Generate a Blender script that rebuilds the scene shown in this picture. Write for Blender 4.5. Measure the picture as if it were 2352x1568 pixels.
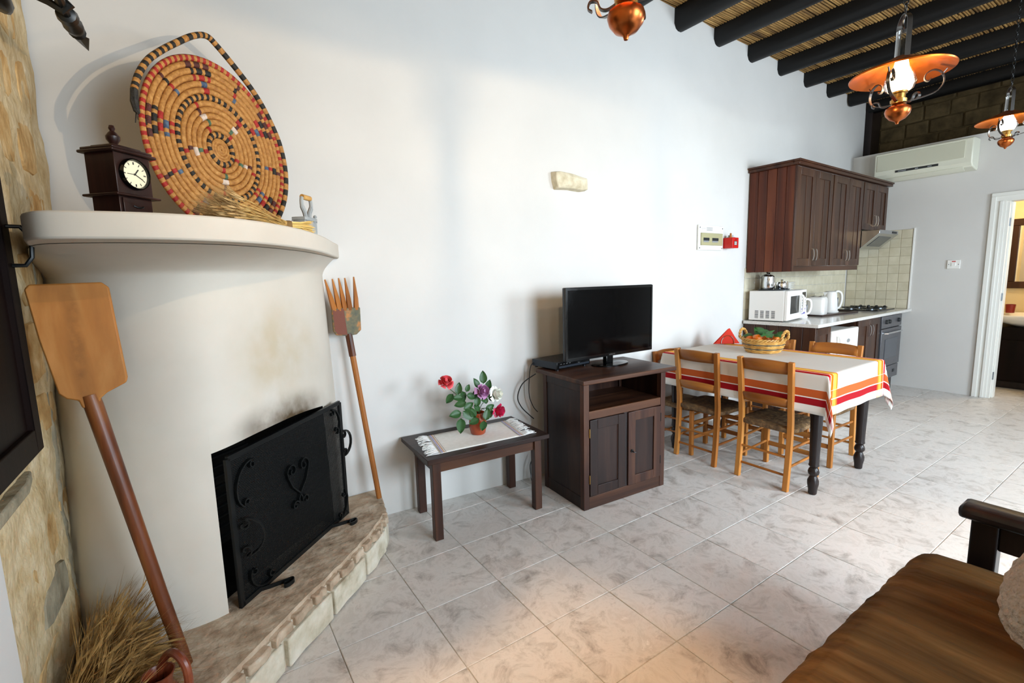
import bpy, bmesh, math, random
from mathutils import Vector, Matrix, noise
R=math.radians; PI=math.pi
random.seed(7)
SC=bpy.context.scene
for o in list(bpy.data.objects): bpy.data.objects.remove(o,do_unlink=True)
C=SC.collection

# ------------------------------------------------------------------ camera
cam=bpy.data.cameras.new('camera'); camo=bpy.data.objects.new('camera',cam); C.objects.link(camo)
cam.sensor_fit='HORIZONTAL'; cam.sensor_width=36; cam.lens=1089.8/2352*36; cam.clip_start=.02; cam.clip_end=200
_p,_ro,_ya=.1331,-.0255,.5873
fw=Vector((math.sin(_ya),math.cos(_ya),0)); rt=Vector((math.cos(_ya),-math.sin(_ya),0)); up=Vector((0,0,1))
f2=fw*math.cos(_p)-up*math.sin(_p); u2=up*math.cos(_p)+fw*math.sin(_p)
r3=rt*math.cos(_ro)+u2*math.sin(_ro); u3=-rt*math.sin(_ro)+u2*math.cos(_ro)
camo.matrix_world=Matrix(((r3.x,u3.x,-f2.x,0),(r3.y,u3.y,-f2.y,0),(r3.z,u3.z,-f2.z,1.5572),(0,0,0,1)))
SC.camera=camo
# ------------------------------------------------------------------ world, daylight, exposure
SC.view_settings.view_transform='Standard'; SC.view_settings.look='None'
SC.view_settings.gamma=1; SC.view_settings.use_curve_mapping=False
SC.view_settings.exposure=0.42
W=bpy.data.worlds.new('world'); SC.world=W; W.use_nodes=True
W.node_tree.nodes['Background'].inputs[0].default_value=(.75,.87,1,1)
W.node_tree.nodes['Background'].inputs[1].default_value=1.0
def area(name,loc,tgt,sx,sy,power,colr,spread=180):
    l=bpy.data.lights.new(name,'AREA'); l.shape='RECTANGLE'; l.size=sx; l.size_y=sy; l.energy=power; l.color=colr
    l.spread=R(spread)
    o=bpy.data.objects.new(name,l); C.objects.link(o); o.location=loc
    o.rotation_euler=(Vector(tgt)-Vector(loc)).to_track_quat('-Z','Y').to_euler(); return o
# daylight entering by the openings of the wall behind the camera
area('daylight_door',(2.3,-2.75,1.75),(2.2,.9,0),1.9,2.4,160,(.74,.88,1),150)
area('daylight_window',(5.4,-2.75,2.0),(4.6,.8,.0),1.7,1.6,160,(.75,.88,1),150)
area('daylight_window_left',(-.9,-2.75,1.8),(.4,3,1.7),1.2,1.6,38,(1,.90,.76))

# two added unseen warm spots that lay pools of light on the floor
def spot(name,loc,tgt,p,deg):
    l=bpy.data.lights.new(name,'SPOT'); l.energy=p; l.color=(1,.62,.30); l.shadow_soft_size=.05; l.spot_size=R(deg); l.spot_blend=.9
    o=bpy.data.objects.new(name,l); C.objects.link(o); o.location=loc; o.rotation_euler=(Vector(tgt)-Vector(loc)).to_track_quat('-Z','Y').to_euler()
spot('added_spot_seating',(.95,.30,3.2),(.92,1.12,0),210,34)
spot('added_spot_sofa_end',(3.2,.1,3.3),(3.35,.72,0),75,30)

# ------------------------------------------------------------------ helpers
def hexc(h):
    h=h.lstrip('#'); v=[int(h[i:i+2],16)/255 for i in (0,2,4)]
    return tuple((c/12.92 if c<=.04045 else ((c+.055)/1.055)**2.4) for c in v)+(1,)
class MB:
    def __init__(s): s.v=[]; s.f=[]; s.mi=[]; s.m=Matrix.Identity(4); s.cm=0
    def add(s,vs,fs):
        n=len(s.v); s.v+= [s.m@Vector(v) for v in vs]
        for f in fs: s.f.append([i+n for i in f]); s.mi.append(s.cm)
        return s
    def bx(s,x0,x1,y0,y1,z0,z1):
        return s.add([(x0,y0,z0),(x1,y0,z0),(x1,y1,z0),(x0,y1,z0),(x0,y0,z1),(x1,y0,z1),(x1,y1,z1),(x0,y1,z1)],
            [(0,3,2,1),(4,5,6,7),(0,1,5,4),(1,2,6,5),(2,3,7,6),(3,0,4,7)])
    def prism(s,poly,z0,z1,caps=True):
        n=len(poly); 
        a=sum(poly[i][0]*poly[(i+1)%n][1]-poly[(i+1)%n][0]*poly[i][1] for i in range(n))
        if a<0: poly=poly[::-1]
        vs=[(x,y,z0) for x,y in poly]+[(x,y,z1) for x,y in poly]
        fs=[(i,(i+1)%n,n+(i+1)%n,n+i) for i in range(n)]
        if caps: fs+=[tuple(range(n-1,-1,-1)),tuple(range(n,2*n))]
        return s.add(vs,fs)
    def lathe(s,prof,n=24,cx=0,cy=0,cz=0):
        vs=[];fs=[]
        for r,z in prof:
            for i in range(n):
                a=2*PI*i/n; vs.append((cx+r*math.cos(a),cy+r*math.sin(a),cz+z))
        for k in range(len(prof)-1):
            for i in range(n):
                j=(i+1)%n; fs.append((k*n+i,k*n+j,(k+1)*n+j,(k+1)*n+i))
        if prof[0][0]>1e-5: fs.append(tuple(range(n-1,-1,-1)))
        if prof[-1][0]>1e-5: fs.append(tuple(range((len(prof)-1)*n,len(prof)*n)))
        return s.add(vs,fs)
    def grid(s,fn,nu,nv,cu=False):
        vs=[fn(i/(nu if cu else nu),j/nv) for j in range(nv+1) for i in range(nu+(0 if cu else 1))]
        w=nu if cu else nu+1; fs=[]
        for j in range(nv):
            for i in range(nu):
                k=(i+1)%w if cu else i+1
                fs.append((j*w+i,j*w+k,(j+1)*w+k,(j+1)*w+i))
        return s.add(vs,fs)
    def tube(s,path,r,n=8,closed=False,sec=None,upv=None):
        P=[Vector(p) for p in path]; m=len(P); vs=[];fs=[]
        prev=None
        for i,p in enumerate(P):
            if closed: t=P[(i+1)%m]-P[i-1]
            else: t=P[min(i+1,m-1)]-P[max(i-1,0)]
            if t.length<1e-9: t=Vector((0,0,1))
            t.normalize()
            if upv is not None:
                a=Vector(upv)-t*t.dot(Vector(upv))
                if a.length<1e-4: a=t.orthogonal()
            elif prev is None: a=t.orthogonal()
            else: a=prev-t*prev.dot(t)
            a.normalize(); prev=a; b=t.cross(a)
            rr=r[i] if isinstance(r,(list,tuple)) else r
            if sec: pts=[(x*rr,y*rr) for x,y in sec]
            else: pts=[(rr*math.cos(2*PI*k/n),rr*math.sin(2*PI*k/n)) for k in range(n)]
            vs+=[p+a*x+b*y for x,y in pts]
        k=len(sec) if sec else n
        for i in range(m if closed else m-1):
            i2=(i+1)%m
            for q in range(k):
                w=(q+1)%k; fs.append((i*k+q,i*k+w,i2*k+w,i2*k+q))
        if not closed: fs+=[tuple(range(k-1,-1,-1)),tuple(range((m-1)*k,m*k))]
        return s.add(vs,fs)
    def cyl(s,a,b,r,n=12,r2=None): return s.tube([a,b],[r,r if r2 is None else r2],n)
    def blob(s,c,rx,ry,rz,n=10,k=6,jit=0):
        def fn(u,v):
            a=2*PI*u; t=PI*v
            d=Vector((math.sin(t)*math.cos(a),math.sin(t)*math.sin(a),-math.cos(t)))
            q=1+jit*noise.noise(d*1.7+Vector(c)*9)
            return (c[0]+rx*d.x*q,c[1]+ry*d.y*q,c[2]+rz*d.z*q)
        return s.grid(fn,n,k,True)
def link(o,parent=None):
    C.objects.link(o)
    if parent: o.parent=parent
    return o
def obj(name,mb,mats,parent=None,bev=0,ang=35,label=None,loc=None,kind=None,sub=0):
    me=bpy.data.meshes.new(name); me.from_pydata([tuple(v) for v in mb.v],[],mb.f)
    if not isinstance(mats,(list,tuple)): mats=[mats]
    for m in mats: me.materials.append(m)
    if len(mats)>1:
        for p,i in zip(me.polygons,mb.mi): p.material_index=i
    me.update()
    bm=bmesh.new(); bm.from_mesh(me); bmesh.ops.remove_doubles(bm,verts=bm.verts,dist=1e-6)
    bmesh.ops.recalc_face_normals(bm,faces=bm.faces); bm.to_mesh(me); bm.free()
    for p in me.polygons: p.use_smooth=True
    me.set_sharp_from_angle(angle=R(ang))
    o=bpy.data.objects.new(name,me); link(o,parent)
    if loc: o.location=loc
    if bev:
        b=o.modifiers.new('bevel','BEVEL'); b.width=bev; b.segments=2; b.limit_method='ANGLE'; b.angle_limit=R(40)
        b.harden_normals=False
    if sub:
        b=o.modifiers.new('sub','SUBSURF'); b.levels=sub; b.render_levels=sub
    if label: o['label']=label
    if kind: o['kind']=kind
    return o
def tag(o,label,cat,group=None):
    o['label']=label; o['category']=cat
    if group: o['group']=group
    return o
def thing(name,label,cat,loc=(0,0,0),rz=0,group=None):
    o=bpy.data.objects.new(name,None); o.empty_display_size=.05; link(o); o.location=loc; o.rotation_euler=(0,0,rz)
    return tag(o,label,cat,group)
def struct(name,mb,m,parent=None,**k):
    o=obj(name,mb,m,parent,**k)
    if parent is None: o['kind']='structure'
    return o
def inst(name,src,parent,loc,rot=(0,0,0),scale=(1,1,1)):
    o=src.copy(); o.name=name; link(o,parent); o.location=loc; o.rotation_euler=rot; o.scale=scale; return o
def dup(root,loc,rz,label=None,group=None):
    r=root.copy(); C.objects.link(r); r.location=loc; r.rotation_euler=(0,0,rz)
    if label: r['label']=label
    if group: r['group']=group
    for ch in list(root.children):
        c=ch.copy(); C.objects.link(c); c.parent=r
        for g in list(ch.children):
            d=g.copy(); C.objects.link(d); d.parent=c
    return r
def cat(pts,n=8,closed=False):
    P=[Vector(p) if len(p)==3 else Vector((p[0],p[1],0)) for p in pts]; m=len(P); out=[]
    for i in range(m if closed else m-1):
        if closed: a,b,c,d=P[i-1],P[i],P[(i+1)%m],P[(i+2)%m]
        else: a,b,c,d=P[max(i-1,0)],P[i],P[i+1],P[min(i+2,m-1)]
        for k in range(n):
            t=k/n; out.append(.5*((2*b)+(c-a)*t+(2*a-5*b+4*c-d)*t*t+(3*b-a-3*c+d)*t**3))
    if not closed: out.append(P[-1])
    return out
def spiral(cx,cy,r0,r1,a0,a1,n=22):
    return [(cx+(r0+(r1-r0)*i/n)*math.cos(a0+(a1-a0)*i/n),cy+(r0+(r1-r0)*i/n)*math.sin(a0+(a1-a0)*i/n)) for i in range(n+1)]
# ------------------------------------------------------------------ materials
def nm(name):
    m=bpy.data.materials.new(name); m.use_nodes=True; nt=m.node_tree; b=nt.nodes['Principled BSDF']; return m,nt,b
def plain(name,c,rough=.5,metal=0,spec=None,emit=None,es=0,coat=0,trans=0,ior=None):
    m,nt,b=nm(name); b.inputs['Base Color'].default_value=hexc(c) if isinstance(c,str) else c
    b.inputs['Roughness'].default_value=rough; b.inputs['Metallic'].default_value=metal
    if spec is not None: b.inputs['Specular IOR Level'].default_value=spec
    if emit: b.inputs['Emission Color'].default_value=hexc(emit); b.inputs['Emission Strength'].default_value=es
    if coat: b.inputs['Coat Weight'].default_value=coat
    if trans: b.inputs['Transmission Weight'].default_value=trans
    if ior: b.inputs['IOR'].default_value=ior
    # slight procedural variation of roughness
    n=nt.nodes.new('ShaderNodeTexNoise'); n.inputs['Scale'].default_value=35
    mp=nt.nodes.new('ShaderNodeMapRange'); mp.inputs[3].default_value=max(0,rough-.05); mp.inputs[4].default_value=min(1,rough+.05)
    tc=nt.nodes.new('ShaderNodeTexCoord'); nt.links.new(tc.outputs['Object'],n.inputs['Vector'])
    nt.links.new(n.outputs[0],mp.inputs[0]); nt.links.new(mp.outputs[0],b.inputs['Roughness'])
    return m
def noisy(name,stops,scale=5,detail=6,rough=.6,bump=0,bscale=None,stretch=(1,1,1),coord='Object',metal=0,dist=0,nrough=.55,rnd=0,bdist=.01,spec=None,coat=0):
    m,nt,b=nm(name); L=nt.links
    if coord=='World':
        g=nt.nodes.new('ShaderNodeNewGeometry'); src=g.outputs['Position']
    else:
        g=nt.nodes.new('ShaderNodeTexCoord'); src=g.outputs[coord]
    mp=nt.nodes.new('ShaderNodeMapping'); mp.inputs['Scale'].default_value=stretch; L.new(src,mp.inputs[0])
    if rnd:
        oi=nt.nodes.new('ShaderNodeObjectInfo'); mu=nt.nodes.new('ShaderNodeMath'); mu.operation='MULTIPLY'; mu.inputs[1].default_value=37
        L.new(oi.outputs['Random'],mu.inputs[0]); L.new(mu.outputs[0],mp.inputs['Location'])
    n=nt.nodes.new('ShaderNodeTexNoise'); n.inputs['Scale'].default_value=scale; n.inputs['Detail'].default_value=detail
    n.inputs['Roughness'].default_value=nrough; n.inputs['Distortion'].default_value=dist
    L.new(mp.outputs[0],n.inputs['Vector'])
    r=nt.nodes.new('ShaderNodeValToRGB'); e=r.color_ramp.elements
    while len(e)<len(stops): e.new(.5)
    for q,(p,c) in zip(e,stops): q.position=p; q.color=hexc(c)
    L.new(n.outputs[0],r.inputs[0]); out=r.outputs[0]
    if rnd:
        hs=nt.nodes.new('ShaderNodeHueSaturation'); mr=nt.nodes.new('ShaderNodeMapRange'); mr.inputs[3].default_value=1-rnd; mr.inputs[4].default_value=1+rnd
        L.new(oi.outputs['Random'],mr.inputs[0]); L.new(mr.outputs[0],hs.inputs['Value']); L.new(out,hs.inputs['Color']); out=hs.outputs[0]
    L.new(out,b.inputs['Base Color']); b.inputs['Roughness'].default_value=rough; b.inputs['Metallic'].default_value=metal
    if spec is not None: b.inputs['Specular IOR Level'].default_value=spec
    if coat: b.inputs['Coat Weight'].default_value=coat
    if bump:
        n2=nt.nodes.new('ShaderNodeTexNoise'); n2.inputs['Scale'].default_value=bscale or scale*3; n2.inputs['Detail'].default_value=5
        L.new(mp.outputs[0],n2.inputs['Vector'])
        bp=nt.nodes.new('ShaderNodeBump'); bp.inputs['Strength'].default_value=bump; bp.inputs['Distance'].default_value=bdist
        L.new(n2.outputs[0],bp.inputs['Height']); L.new(bp.outputs[0],b.inputs['Normal'])
    return m
def wood(name,dark,mid,light,axis='z',scale=9,rough=.4,rnd=.08,bump=.12,coat=0,ratio=.07):
    st={'x':(ratio,1,1),'y':(1,ratio,1),'z':(1,1,ratio)}[axis]
    return noisy(name,[(.28,dark),(.5,mid),(.75,light)],scale,8,rough,bump,scale*4,st,rnd=rnd,dist=.6,bdist=.003,coat=coat,spec=.3)
def world_mask(m,color,center,rad,amount,scale=6,lo=.3,hi=.7):
    # a stain with its own place on the surface: blends colour inside a soft ellipsoid broken by noise
    nt=m.node_tree; L=nt.links; b=nt.nodes['Principled BSDF']
    src=b.inputs['Base Color'].links[0].from_socket
    g=nt.nodes.new('ShaderNodeNewGeometry'); mp=nt.nodes.new('ShaderNodeMapping'); mp.vector_type='TEXTURE'
    mp.inputs['Location'].default_value=center; mp.inputs['Scale'].default_value=rad[:3]
    if len(rad)>3: mp.inputs['Rotation'].default_value=rad[3]
    L.new(g.outputs['Position'],mp.inputs[0])
    ln=nt.nodes.new('ShaderNodeVectorMath'); ln.operation='LENGTH'; L.new(mp.outputs[0],ln.inputs[0])
    n=nt.nodes.new('ShaderNodeTexNoise'); n.inputs['Scale'].default_value=scale; n.inputs['Detail'].default_value=6; L.new(g.outputs['Position'],n.inputs['Vector'])
    mr=nt.nodes.new('ShaderNodeMapRange'); mr.inputs[1].default_value=1; mr.inputs[2].default_value=.1; mr.inputs[3].default_value=0; mr.inputs[4].default_value=1; mr.interpolation_type='SMOOTHSTEP'
    L.new(ln.outputs['Value'],mr.inputs[0])
    mr2=nt.nodes.new('ShaderNodeMapRange'); mr2.inputs[1].default_value=lo; mr2.inputs[2].default_value=hi; L.new(n.outputs[0],mr2.inputs[0])
    mu=nt.nodes.new('ShaderNodeMath'); mu.operation='MULTIPLY'; L.new(mr.outputs[0],mu.inputs[0]); L.new(mr2.outputs[0],mu.inputs[1])
    m2=nt.nodes.new('ShaderNodeMath'); m2.operation='MULTIPLY'; m2.inputs[1].default_value=amount; L.new(mu.outputs[0],m2.inputs[0])
    mx=nt.nodes.new('ShaderNodeMix'); mx.data_type='RGBA'; L.new(m2.outputs[0],mx.inputs[0]); L.new(src,mx.inputs[6]); mx.inputs[7].default_value=hexc(color)
    L.new(mx.outputs[2],b.inputs['Base Color'])
M={}
M['plaster']=noisy('white_plaster',[(.3,'#ceccc8'),(.7,'#d5d3cf')],1.3,6,.85,.12,18,coord='World',bdist=.006,spec=.2)
M['plaster_fire']=noisy('fireplace_plaster',[(.3,'#c3bbae'),(.7,'#d0c9bd')],2,6,.85,.15,14,coord='World',bdist=.006,spec=.2)
world_mask(M['plaster_fire'],'#4a3a26',(.33,2.45,.925),(.42,.2,.14,(0,0,.76)),1.2,6,.2,.6)
world_mask(M['plaster_fire'],'#b9a888',(.34,2.45,1.22),(.40,.40,.36),.85,6)
M['stone_mortar']=noisy('old_lime_mortar',[(.22,'#9c805a'),(.42,'#c2aa80'),(.6,'#d3c09c'),(.8,'#e6d9bd')],8,9,.95,.9,30,coord='World',bdist=.012,nrough=.65,spec=.1)
M['stone_wall']=noisy('rubble_stone',[(.22,'#9a7444'),(.42,'#bf9a66'),(.58,'#cfae7c'),(.8,'#e2cca4')],11,9,.95,.8,35,coord='World',bdist=.01,rnd=.1,spec=.1)
M['stone_grey']=noisy('grey_stained_mortar',[(.3,'#7d7663'),(.7,'#a79c84')],12,8,.95,.6,35,coord='World',spec=.1)
M['hearth']=noisy('hearth_stone',[(.25,'#86705a'),(.45,'#b09a82'),(.6,'#c4b19a'),(.78,'#ddd0bd')],10,10,.8,.9,26,coord='World',bdist=.01,spec=.25)
M['hearth_block']=noisy('pale_limestone_block',[(.25,'#a2957c'),(.45,'#c9bfa9'),(.6,'#d8d0be'),(.8,'#e8e2d4')],10,9,.85,.8,28,coord='World',bdist=.01,rnd=.05,spec=.2)
M['hearth_mortar']=noisy('hearth_mortar',[(.3,'#a6967f'),(.7,'#ded3c0')],20,8,.95,.8,40,coord='World',spec=.1)
M['tile']=noisy('pale_marble_tile',[(.30,'#938b84'),(.42,'#c0bab3'),(.52,'#d6d1cb'),(.62,'#c9c3bc'),(.75,'#ebe8e4')],7.5,12,.36,.08,16,coord='World',dist=.55,nrough=.74,rnd=.035,bdist=.004,spec=.35)
M['grout']=noisy('floor_grout',[(.3,'#8f877c'),(.7,'#d8d3ca')],4,4,.9,coord='World')
M['soot']=noisy('sooty_firebox',[(.3,'#0c0b0a'),(.6,'#191714'),(.8,'#2b2721')],9,7,.9,.4,30,coord='World',spec=.1)
M['wood_dark']=wood('dark_stained_wood','#150b09','#241511','#3a251c','z',12,.38,.1)
M['wood_dark_x']=wood('dark_stained_wood_horizontal','#170d0a','#281712','#41291e','x',12,.36,.1)
M['wood_edge']=wood('worn_brown_wood_edge','#26140e','#422719','#623f28','x',12,.4,.1)
M['wood_edge_z']=wood('worn_brown_wood_upright','#22130d','#3b231a','#573826','z',12,.4,.1)
M['wood_kit']=wood('reddish_brown_wood','#33150b','#522411','#6e3a20','z',10,.42,.1)
M['wood_kit_door']=wood('kitchen_door_wood','#26150d','#3a2216','#4f3322','z',10,.33,.08)
M['wood_kit_x']=wood('kitchen_cornice_wood','#28140c','#3e2215','#553421','x',10,.35,.08)
M['wood_honey']=wood('honey_beech_wood','#8a501e','#ab6c2f','#c48743','z',10,.38,.12)
M['wood_honey_y']=wood('honey_beech_rail','#84491a','#a4652b','#bd7f3d','y',10,.38,.12)
M['wood_honey_x']=wood('honey_beech_stretcher','#84491a','#a4652b','#bd7f3d','x',10,.38,.12)
M['wood_black']=wood('black_brown_turned_wood','#120d0d','#1e1716','#2e2422','z',10,.28,.05)
M['wood_beam']=wood('black_painted_beam','#040404','#080809','#101112','y',6,.5,.15,.25)
M['peel']=wood('old_peel_wood','#7c4b1f','#a2682f','#c08a4e','z',7,.5,0,.2,0,.16)
world_mask(M['peel'],'#5c3a18',(-.33,2.05,1.4),(.03,.2,.28),.8,22)
M['peel_handle']=wood('old_dark_handle_wood','#3a1c10','#6a381c','#96602f','z',9,.35,0,.2,0,.1)
M['fork']=wood('fork_wood','#7d4b23','#a8682f','#c48648','z',10,.5,0,.2)
M['fork_paint']=noisy('worn_grey_green_paint',[(.35,'#b0743c'),(.48,'#6a6349'),(.65,'#4d5245'),(.8,'#75503c')],22,6,.7,.2)
M['fork_red']=plain('rust_red_paint','#6e3826',.7)
M['reed']=noisy('ceiling_reed',[(.3,'#4f3719'),(.5,'#8a6735'),(.8,'#bd9658')],9,4,.7,0,None,(.25,1.8,1),coord='World')
M['reed_top']=plain('reed_backing','#4a3822',.9)
M['iron']=plain('black_iron','#101314',.36,.3)
M['iron_mesh']=plain('black_iron_mesh','#0b0d0e',.5,.2)
M['black_gloss']=plain('black_gloss_plastic','#050607',.12,0,.5)
M['black_plastic']=plain('black_plastic','#101317',.35)
M['dvd_side']=plain('blue_black_metal','#1d232c',.35,.4)
M['screen']=plain('dark_screen','#020203',.10,0,.18)
M['steel']=plain('brushed_steel','#b8bcc0',.22,1)
M['steel_dark']=plain('dark_steel','#70757a',.32,.9)
M['chrome']=plain('polished_chrome','#d8dadd',.1,1)
M['copper']=plain('aged_copper','#a85a2c',.3,1)
M['copper_shade']=plain('copper_shade_metal','#a8561c',.34,1)
M['pewter']=plain('pewter_strap','#4a4744',.35,.9)
M['brass']=plain('brass_burner','#b08a4a',.3,1)
M['lampglass'],_nt,_b=nm('lamp_glass')
_tr=_nt.nodes.new('ShaderNodeBsdfTransparent'); _tr.inputs[0].default_value=(.97,.98,.97,1)
_gl=_nt.nodes.new('ShaderNodeBsdfGlossy'); _gl.inputs['Roughness'].default_value=.04
_lw=_nt.nodes.new('ShaderNodeLayerWeight'); _lw.inputs[0].default_value=.4; _mx=_nt.nodes.new('ShaderNodeMixShader')
_nt.links.new(_lw.outputs['Facing'],_mx.inputs[0]); _nt.links.new(_tr.outputs[0],_mx.inputs[1]); _nt.links.new(_gl.outputs[0],_mx.inputs[2])
_nt.links.new(_mx.outputs[0],_nt.nodes['Material Output'].inputs[0])
def glowmat(name,c,e):
    m,nt,b=nm(name); tr=nt.nodes.new('ShaderNodeBsdfTransparent'); tr.inputs[0].default_value=(.9,.9,.9,1)
    em=nt.nodes.new('ShaderNodeEmission'); em.inputs[0].default_value=hexc(c); em.inputs[1].default_value=e
    ad=nt.nodes.new('ShaderNodeAddShader'); nt.links.new(tr.outputs[0],ad.inputs[0]); nt.links.new(em.outputs[0],ad.inputs[1])
    nt.links.new(ad.outputs[0],nt.nodes['Material Output'].inputs[0]); return m
M['glow_warm']=glowmat('warm_lit_bulb','#ffe2b0',9)
M['glow_cool']=glowmat('cool_lit_bulb','#f0fbff',9)
M['white_app']=plain('white_appliance','#e9e7e2',.3)
M['white_plastic']=plain('white_plastic','#efeee9',.32)
M['ac']=plain('ivory_plastic','#dcdccb',.4)
M['ac_grille']=plain('ivory_front_panel','#c8c8b4',.45)
M['white_paint']=plain('white_gloss_paint','#e6e6e0',.3)
M['worktop']=noisy('speckled_quartz_worktop',[(.35,'#bdb9b2'),(.5,'#d6d3cd'),(.65,'#e5e3de')],160,3,.12,coord='World',spec=.5)
M['walltile']=noisy('cream_wall_tile',[(.3,'#c6bda3'),(.7,'#d8d0b9')],7,5,.22,.05,10,coord='World',rnd=.05)
M['tilegrout']=plain('cream_grout','#a89f86',.9)
M['rush']=noisy('woven_rush',[(.3,'#4a3420'),(.55,'#7a5c3a'),(.8,'#a58558')],30,5,.75,.6,60,(1,1,1),bdist=.01)
M['straw']=noisy('straw_coil',[(.3,'#96612a'),(.55,'#b57f3e'),(.8,'#cc9a58')],60,4,.7,.5,120,bdist=.004)
M['straw_red']=noisy('red_dyed_straw',[(.3,'#8a1a14'),(.7,'#b12a20')],60,3,.7,.4,120)
M['straw_black']=noisy('black_dyed_straw',[(.3,'#15130f'),(.7,'#2c2720')],60,3,.7,.4,120)
M['straw_blue']=noisy('blue_dyed_straw',[(.3,'#2d3a55'),(.7,'#5d7388')],60,3,.7,.4,120)
M['straw_green']=noisy('green_dyed_straw',[(.3,'#33503c'),(.7,'#577558')],60,3,.7,.4,120)
M['straw_maroon']=noisy('maroon_dyed_straw',[(.3,'#3c1a14'),(.7,'#5d2a20')],60,3,.7,.4,120)
M['straw_pale']=noisy('pale_dyed_straw',[(.3,'#c7b3a0'),(.7,'#dcc9bb')],60,3,.7,.4,120)
M['wheat']=noisy('dry_wheat',[(.3,'#a07c40'),(.55,'#c7a25e'),(.8,'#e0c488')],12,3,.75,coord='World')
M['wheat_ear']=noisy('wheat_ear',[(.3,'#9a7a48'),(.6,'#c2a06a'),(.85,'#dcc08c')],30,3,.8,coord='World')
M['wheat_old']=noisy('old_wheat',[(.3,'#5a4020'),(.5,'#8f6c36'),(.75,'#b8935a')],22,4,.8,coord='World')
M['wheat_stem']=noisy('yellow_wheat_stem',[(.3,'#c8a04a'),(.7,'#e2c272')],20,3,.6,coord='World')
M['twine']=plain('brown_twine','#7b6038',.9)
M['clock_wood']=wood('dark_red_brown_wood','#170b09','#26120e','#3a1f18','z',12,.35,0)
M['dial']=plain('ivory_clock_dial','#e8dfc0',.4)
M['iron_grey']=noisy('grey_painted_iron',[(.3,'#8d9294'),(.7,'#a9adac')],12,4,.55,.2,30)
M['cloth_beige']=noisy('natural_linen',[(.3,'#e6e2da'),(.7,'#efece6')],40,4,.9,.35,260,bdist=.002,spec=.1)
M['fringe']=plain('white_fringe','#efeeea',.9)
M['terracotta']=noisy('glazed_terracotta',[(.3,'#8a3a1e'),(.7,'#a84a28')],5,3,.18,.05,12)
M['jug']=noisy('brown_glazed_jug',[(.3,'#4a1a10'),(.55,'#7c3a20'),(.8,'#9a5430')],7,5,.3,.1,16)
M['leaf']=noisy('rose_leaf',[(.3,'#1f4420'),(.7,'#3c6a30')],10,3,.45)
M['stem']=plain('green_stem','#3d5a2c',.6)
for k,a,b_ in (('coral','#d8323f','#ee6a70'),('mauve','#a2648f','#cf9ac6'),('white','#e4e4d4','#f6f6ee'),('magenta','#b8083c','#dd2a62')):
    M['rose_'+k]=noisy(k+'_rose_petal',[(.3,a),(.7,b_)],9,3,.6)
M['orange_fruit']=noisy('orange_peel',[(.3,'#e0660e'),(.7,'#f08a1c')],12,3,.4,.2,150)
M['wicker']=noisy('golden_wicker',[(.3,'#a8742f'),(.55,'#cb9a4f'),(.8,'#e3bd77')],25,4,.5)
M['wicker_dark']=noisy('dark_wicker',[(.3,'#3d3a34'),(.7,'#6b6558')],25,4,.55)
M['napkin']=plain('orange_red_napkin','#d4301a',.8)
M['red_box']=plain('red_plastic','#c01208',.4)
M['label_grey']=plain('grey_print','#8a8c8c',.6)
M['dark_print']=plain('dark_print','#1c2022',.5)
M['window_smoke']=plain('smoky_clear_cover','#a8a480',.15)
M['fabric']=noisy('brown_corduroy',[(.3,'#3f2d17'),(.55,'#664a28'),(.8,'#8d6e44')],12,8,.85,.8,20,(1,.10,1),coord='Object',bdist=.02,spec=.1)
M['crochet']=noisy('ecru_crochet',[(.3,'#b9aa98'),(.7,'#d6cabb')],30,4,.95,1.0,70,bdist=.02,spec=.1)
M['cream_wall']=noisy('cream_bathroom_wall',[(.3,'#d9c69a'),(.7,'#e6d6ae')],3,4,.8,coord='World')
M['mirror']=plain('mirror_glass','#f0f0ee',.02,1)
M['ceramic']=plain('white_ceramic','#f0eee8',.12)
M['cup_red']=plain('dark_red_tumbler','#7c140e',.3)
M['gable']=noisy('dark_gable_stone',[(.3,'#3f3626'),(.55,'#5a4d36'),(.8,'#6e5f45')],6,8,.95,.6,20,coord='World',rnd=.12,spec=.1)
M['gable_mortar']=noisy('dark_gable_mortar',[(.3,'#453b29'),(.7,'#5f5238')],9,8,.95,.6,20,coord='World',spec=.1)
M['wallstone']=noisy('pale_projecting_stone',[(.3,'#b7aa8b'),(.55,'#d6ccb2'),(.8,'#e5dcc6')],14,7,.9,.5,40,bdist=.008)
M['darkshutter']=wood('black_brown_shutter_wood','#080403','#0f0705','#1a0d0b','z',9,.5,0)
M['darkshutter'].node_tree.nodes['Principled BSDF'].inputs['Specular IOR Level'].default_value=.12
M['fridge_seal']=plain('grey_seal','#6a6c6e',.5)
M['hobblack']=plain('black_glass_hob','#0a0a0b',.08,0,.5)
M['plate']=plain('white_glazed_plate','#eceae4',.2)
M['darktray']=plain('dark_brown_tray','#2e1c18',.35)
M['violet']=plain('violet_print','#6a66b0',.5)
M['purple_dark']=plain('oven_grey_enamel','#5f5f63',.35,.5)
M['ovenglass']=plain('oven_window_glass','#3b4048',.08,0,.6)

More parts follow.
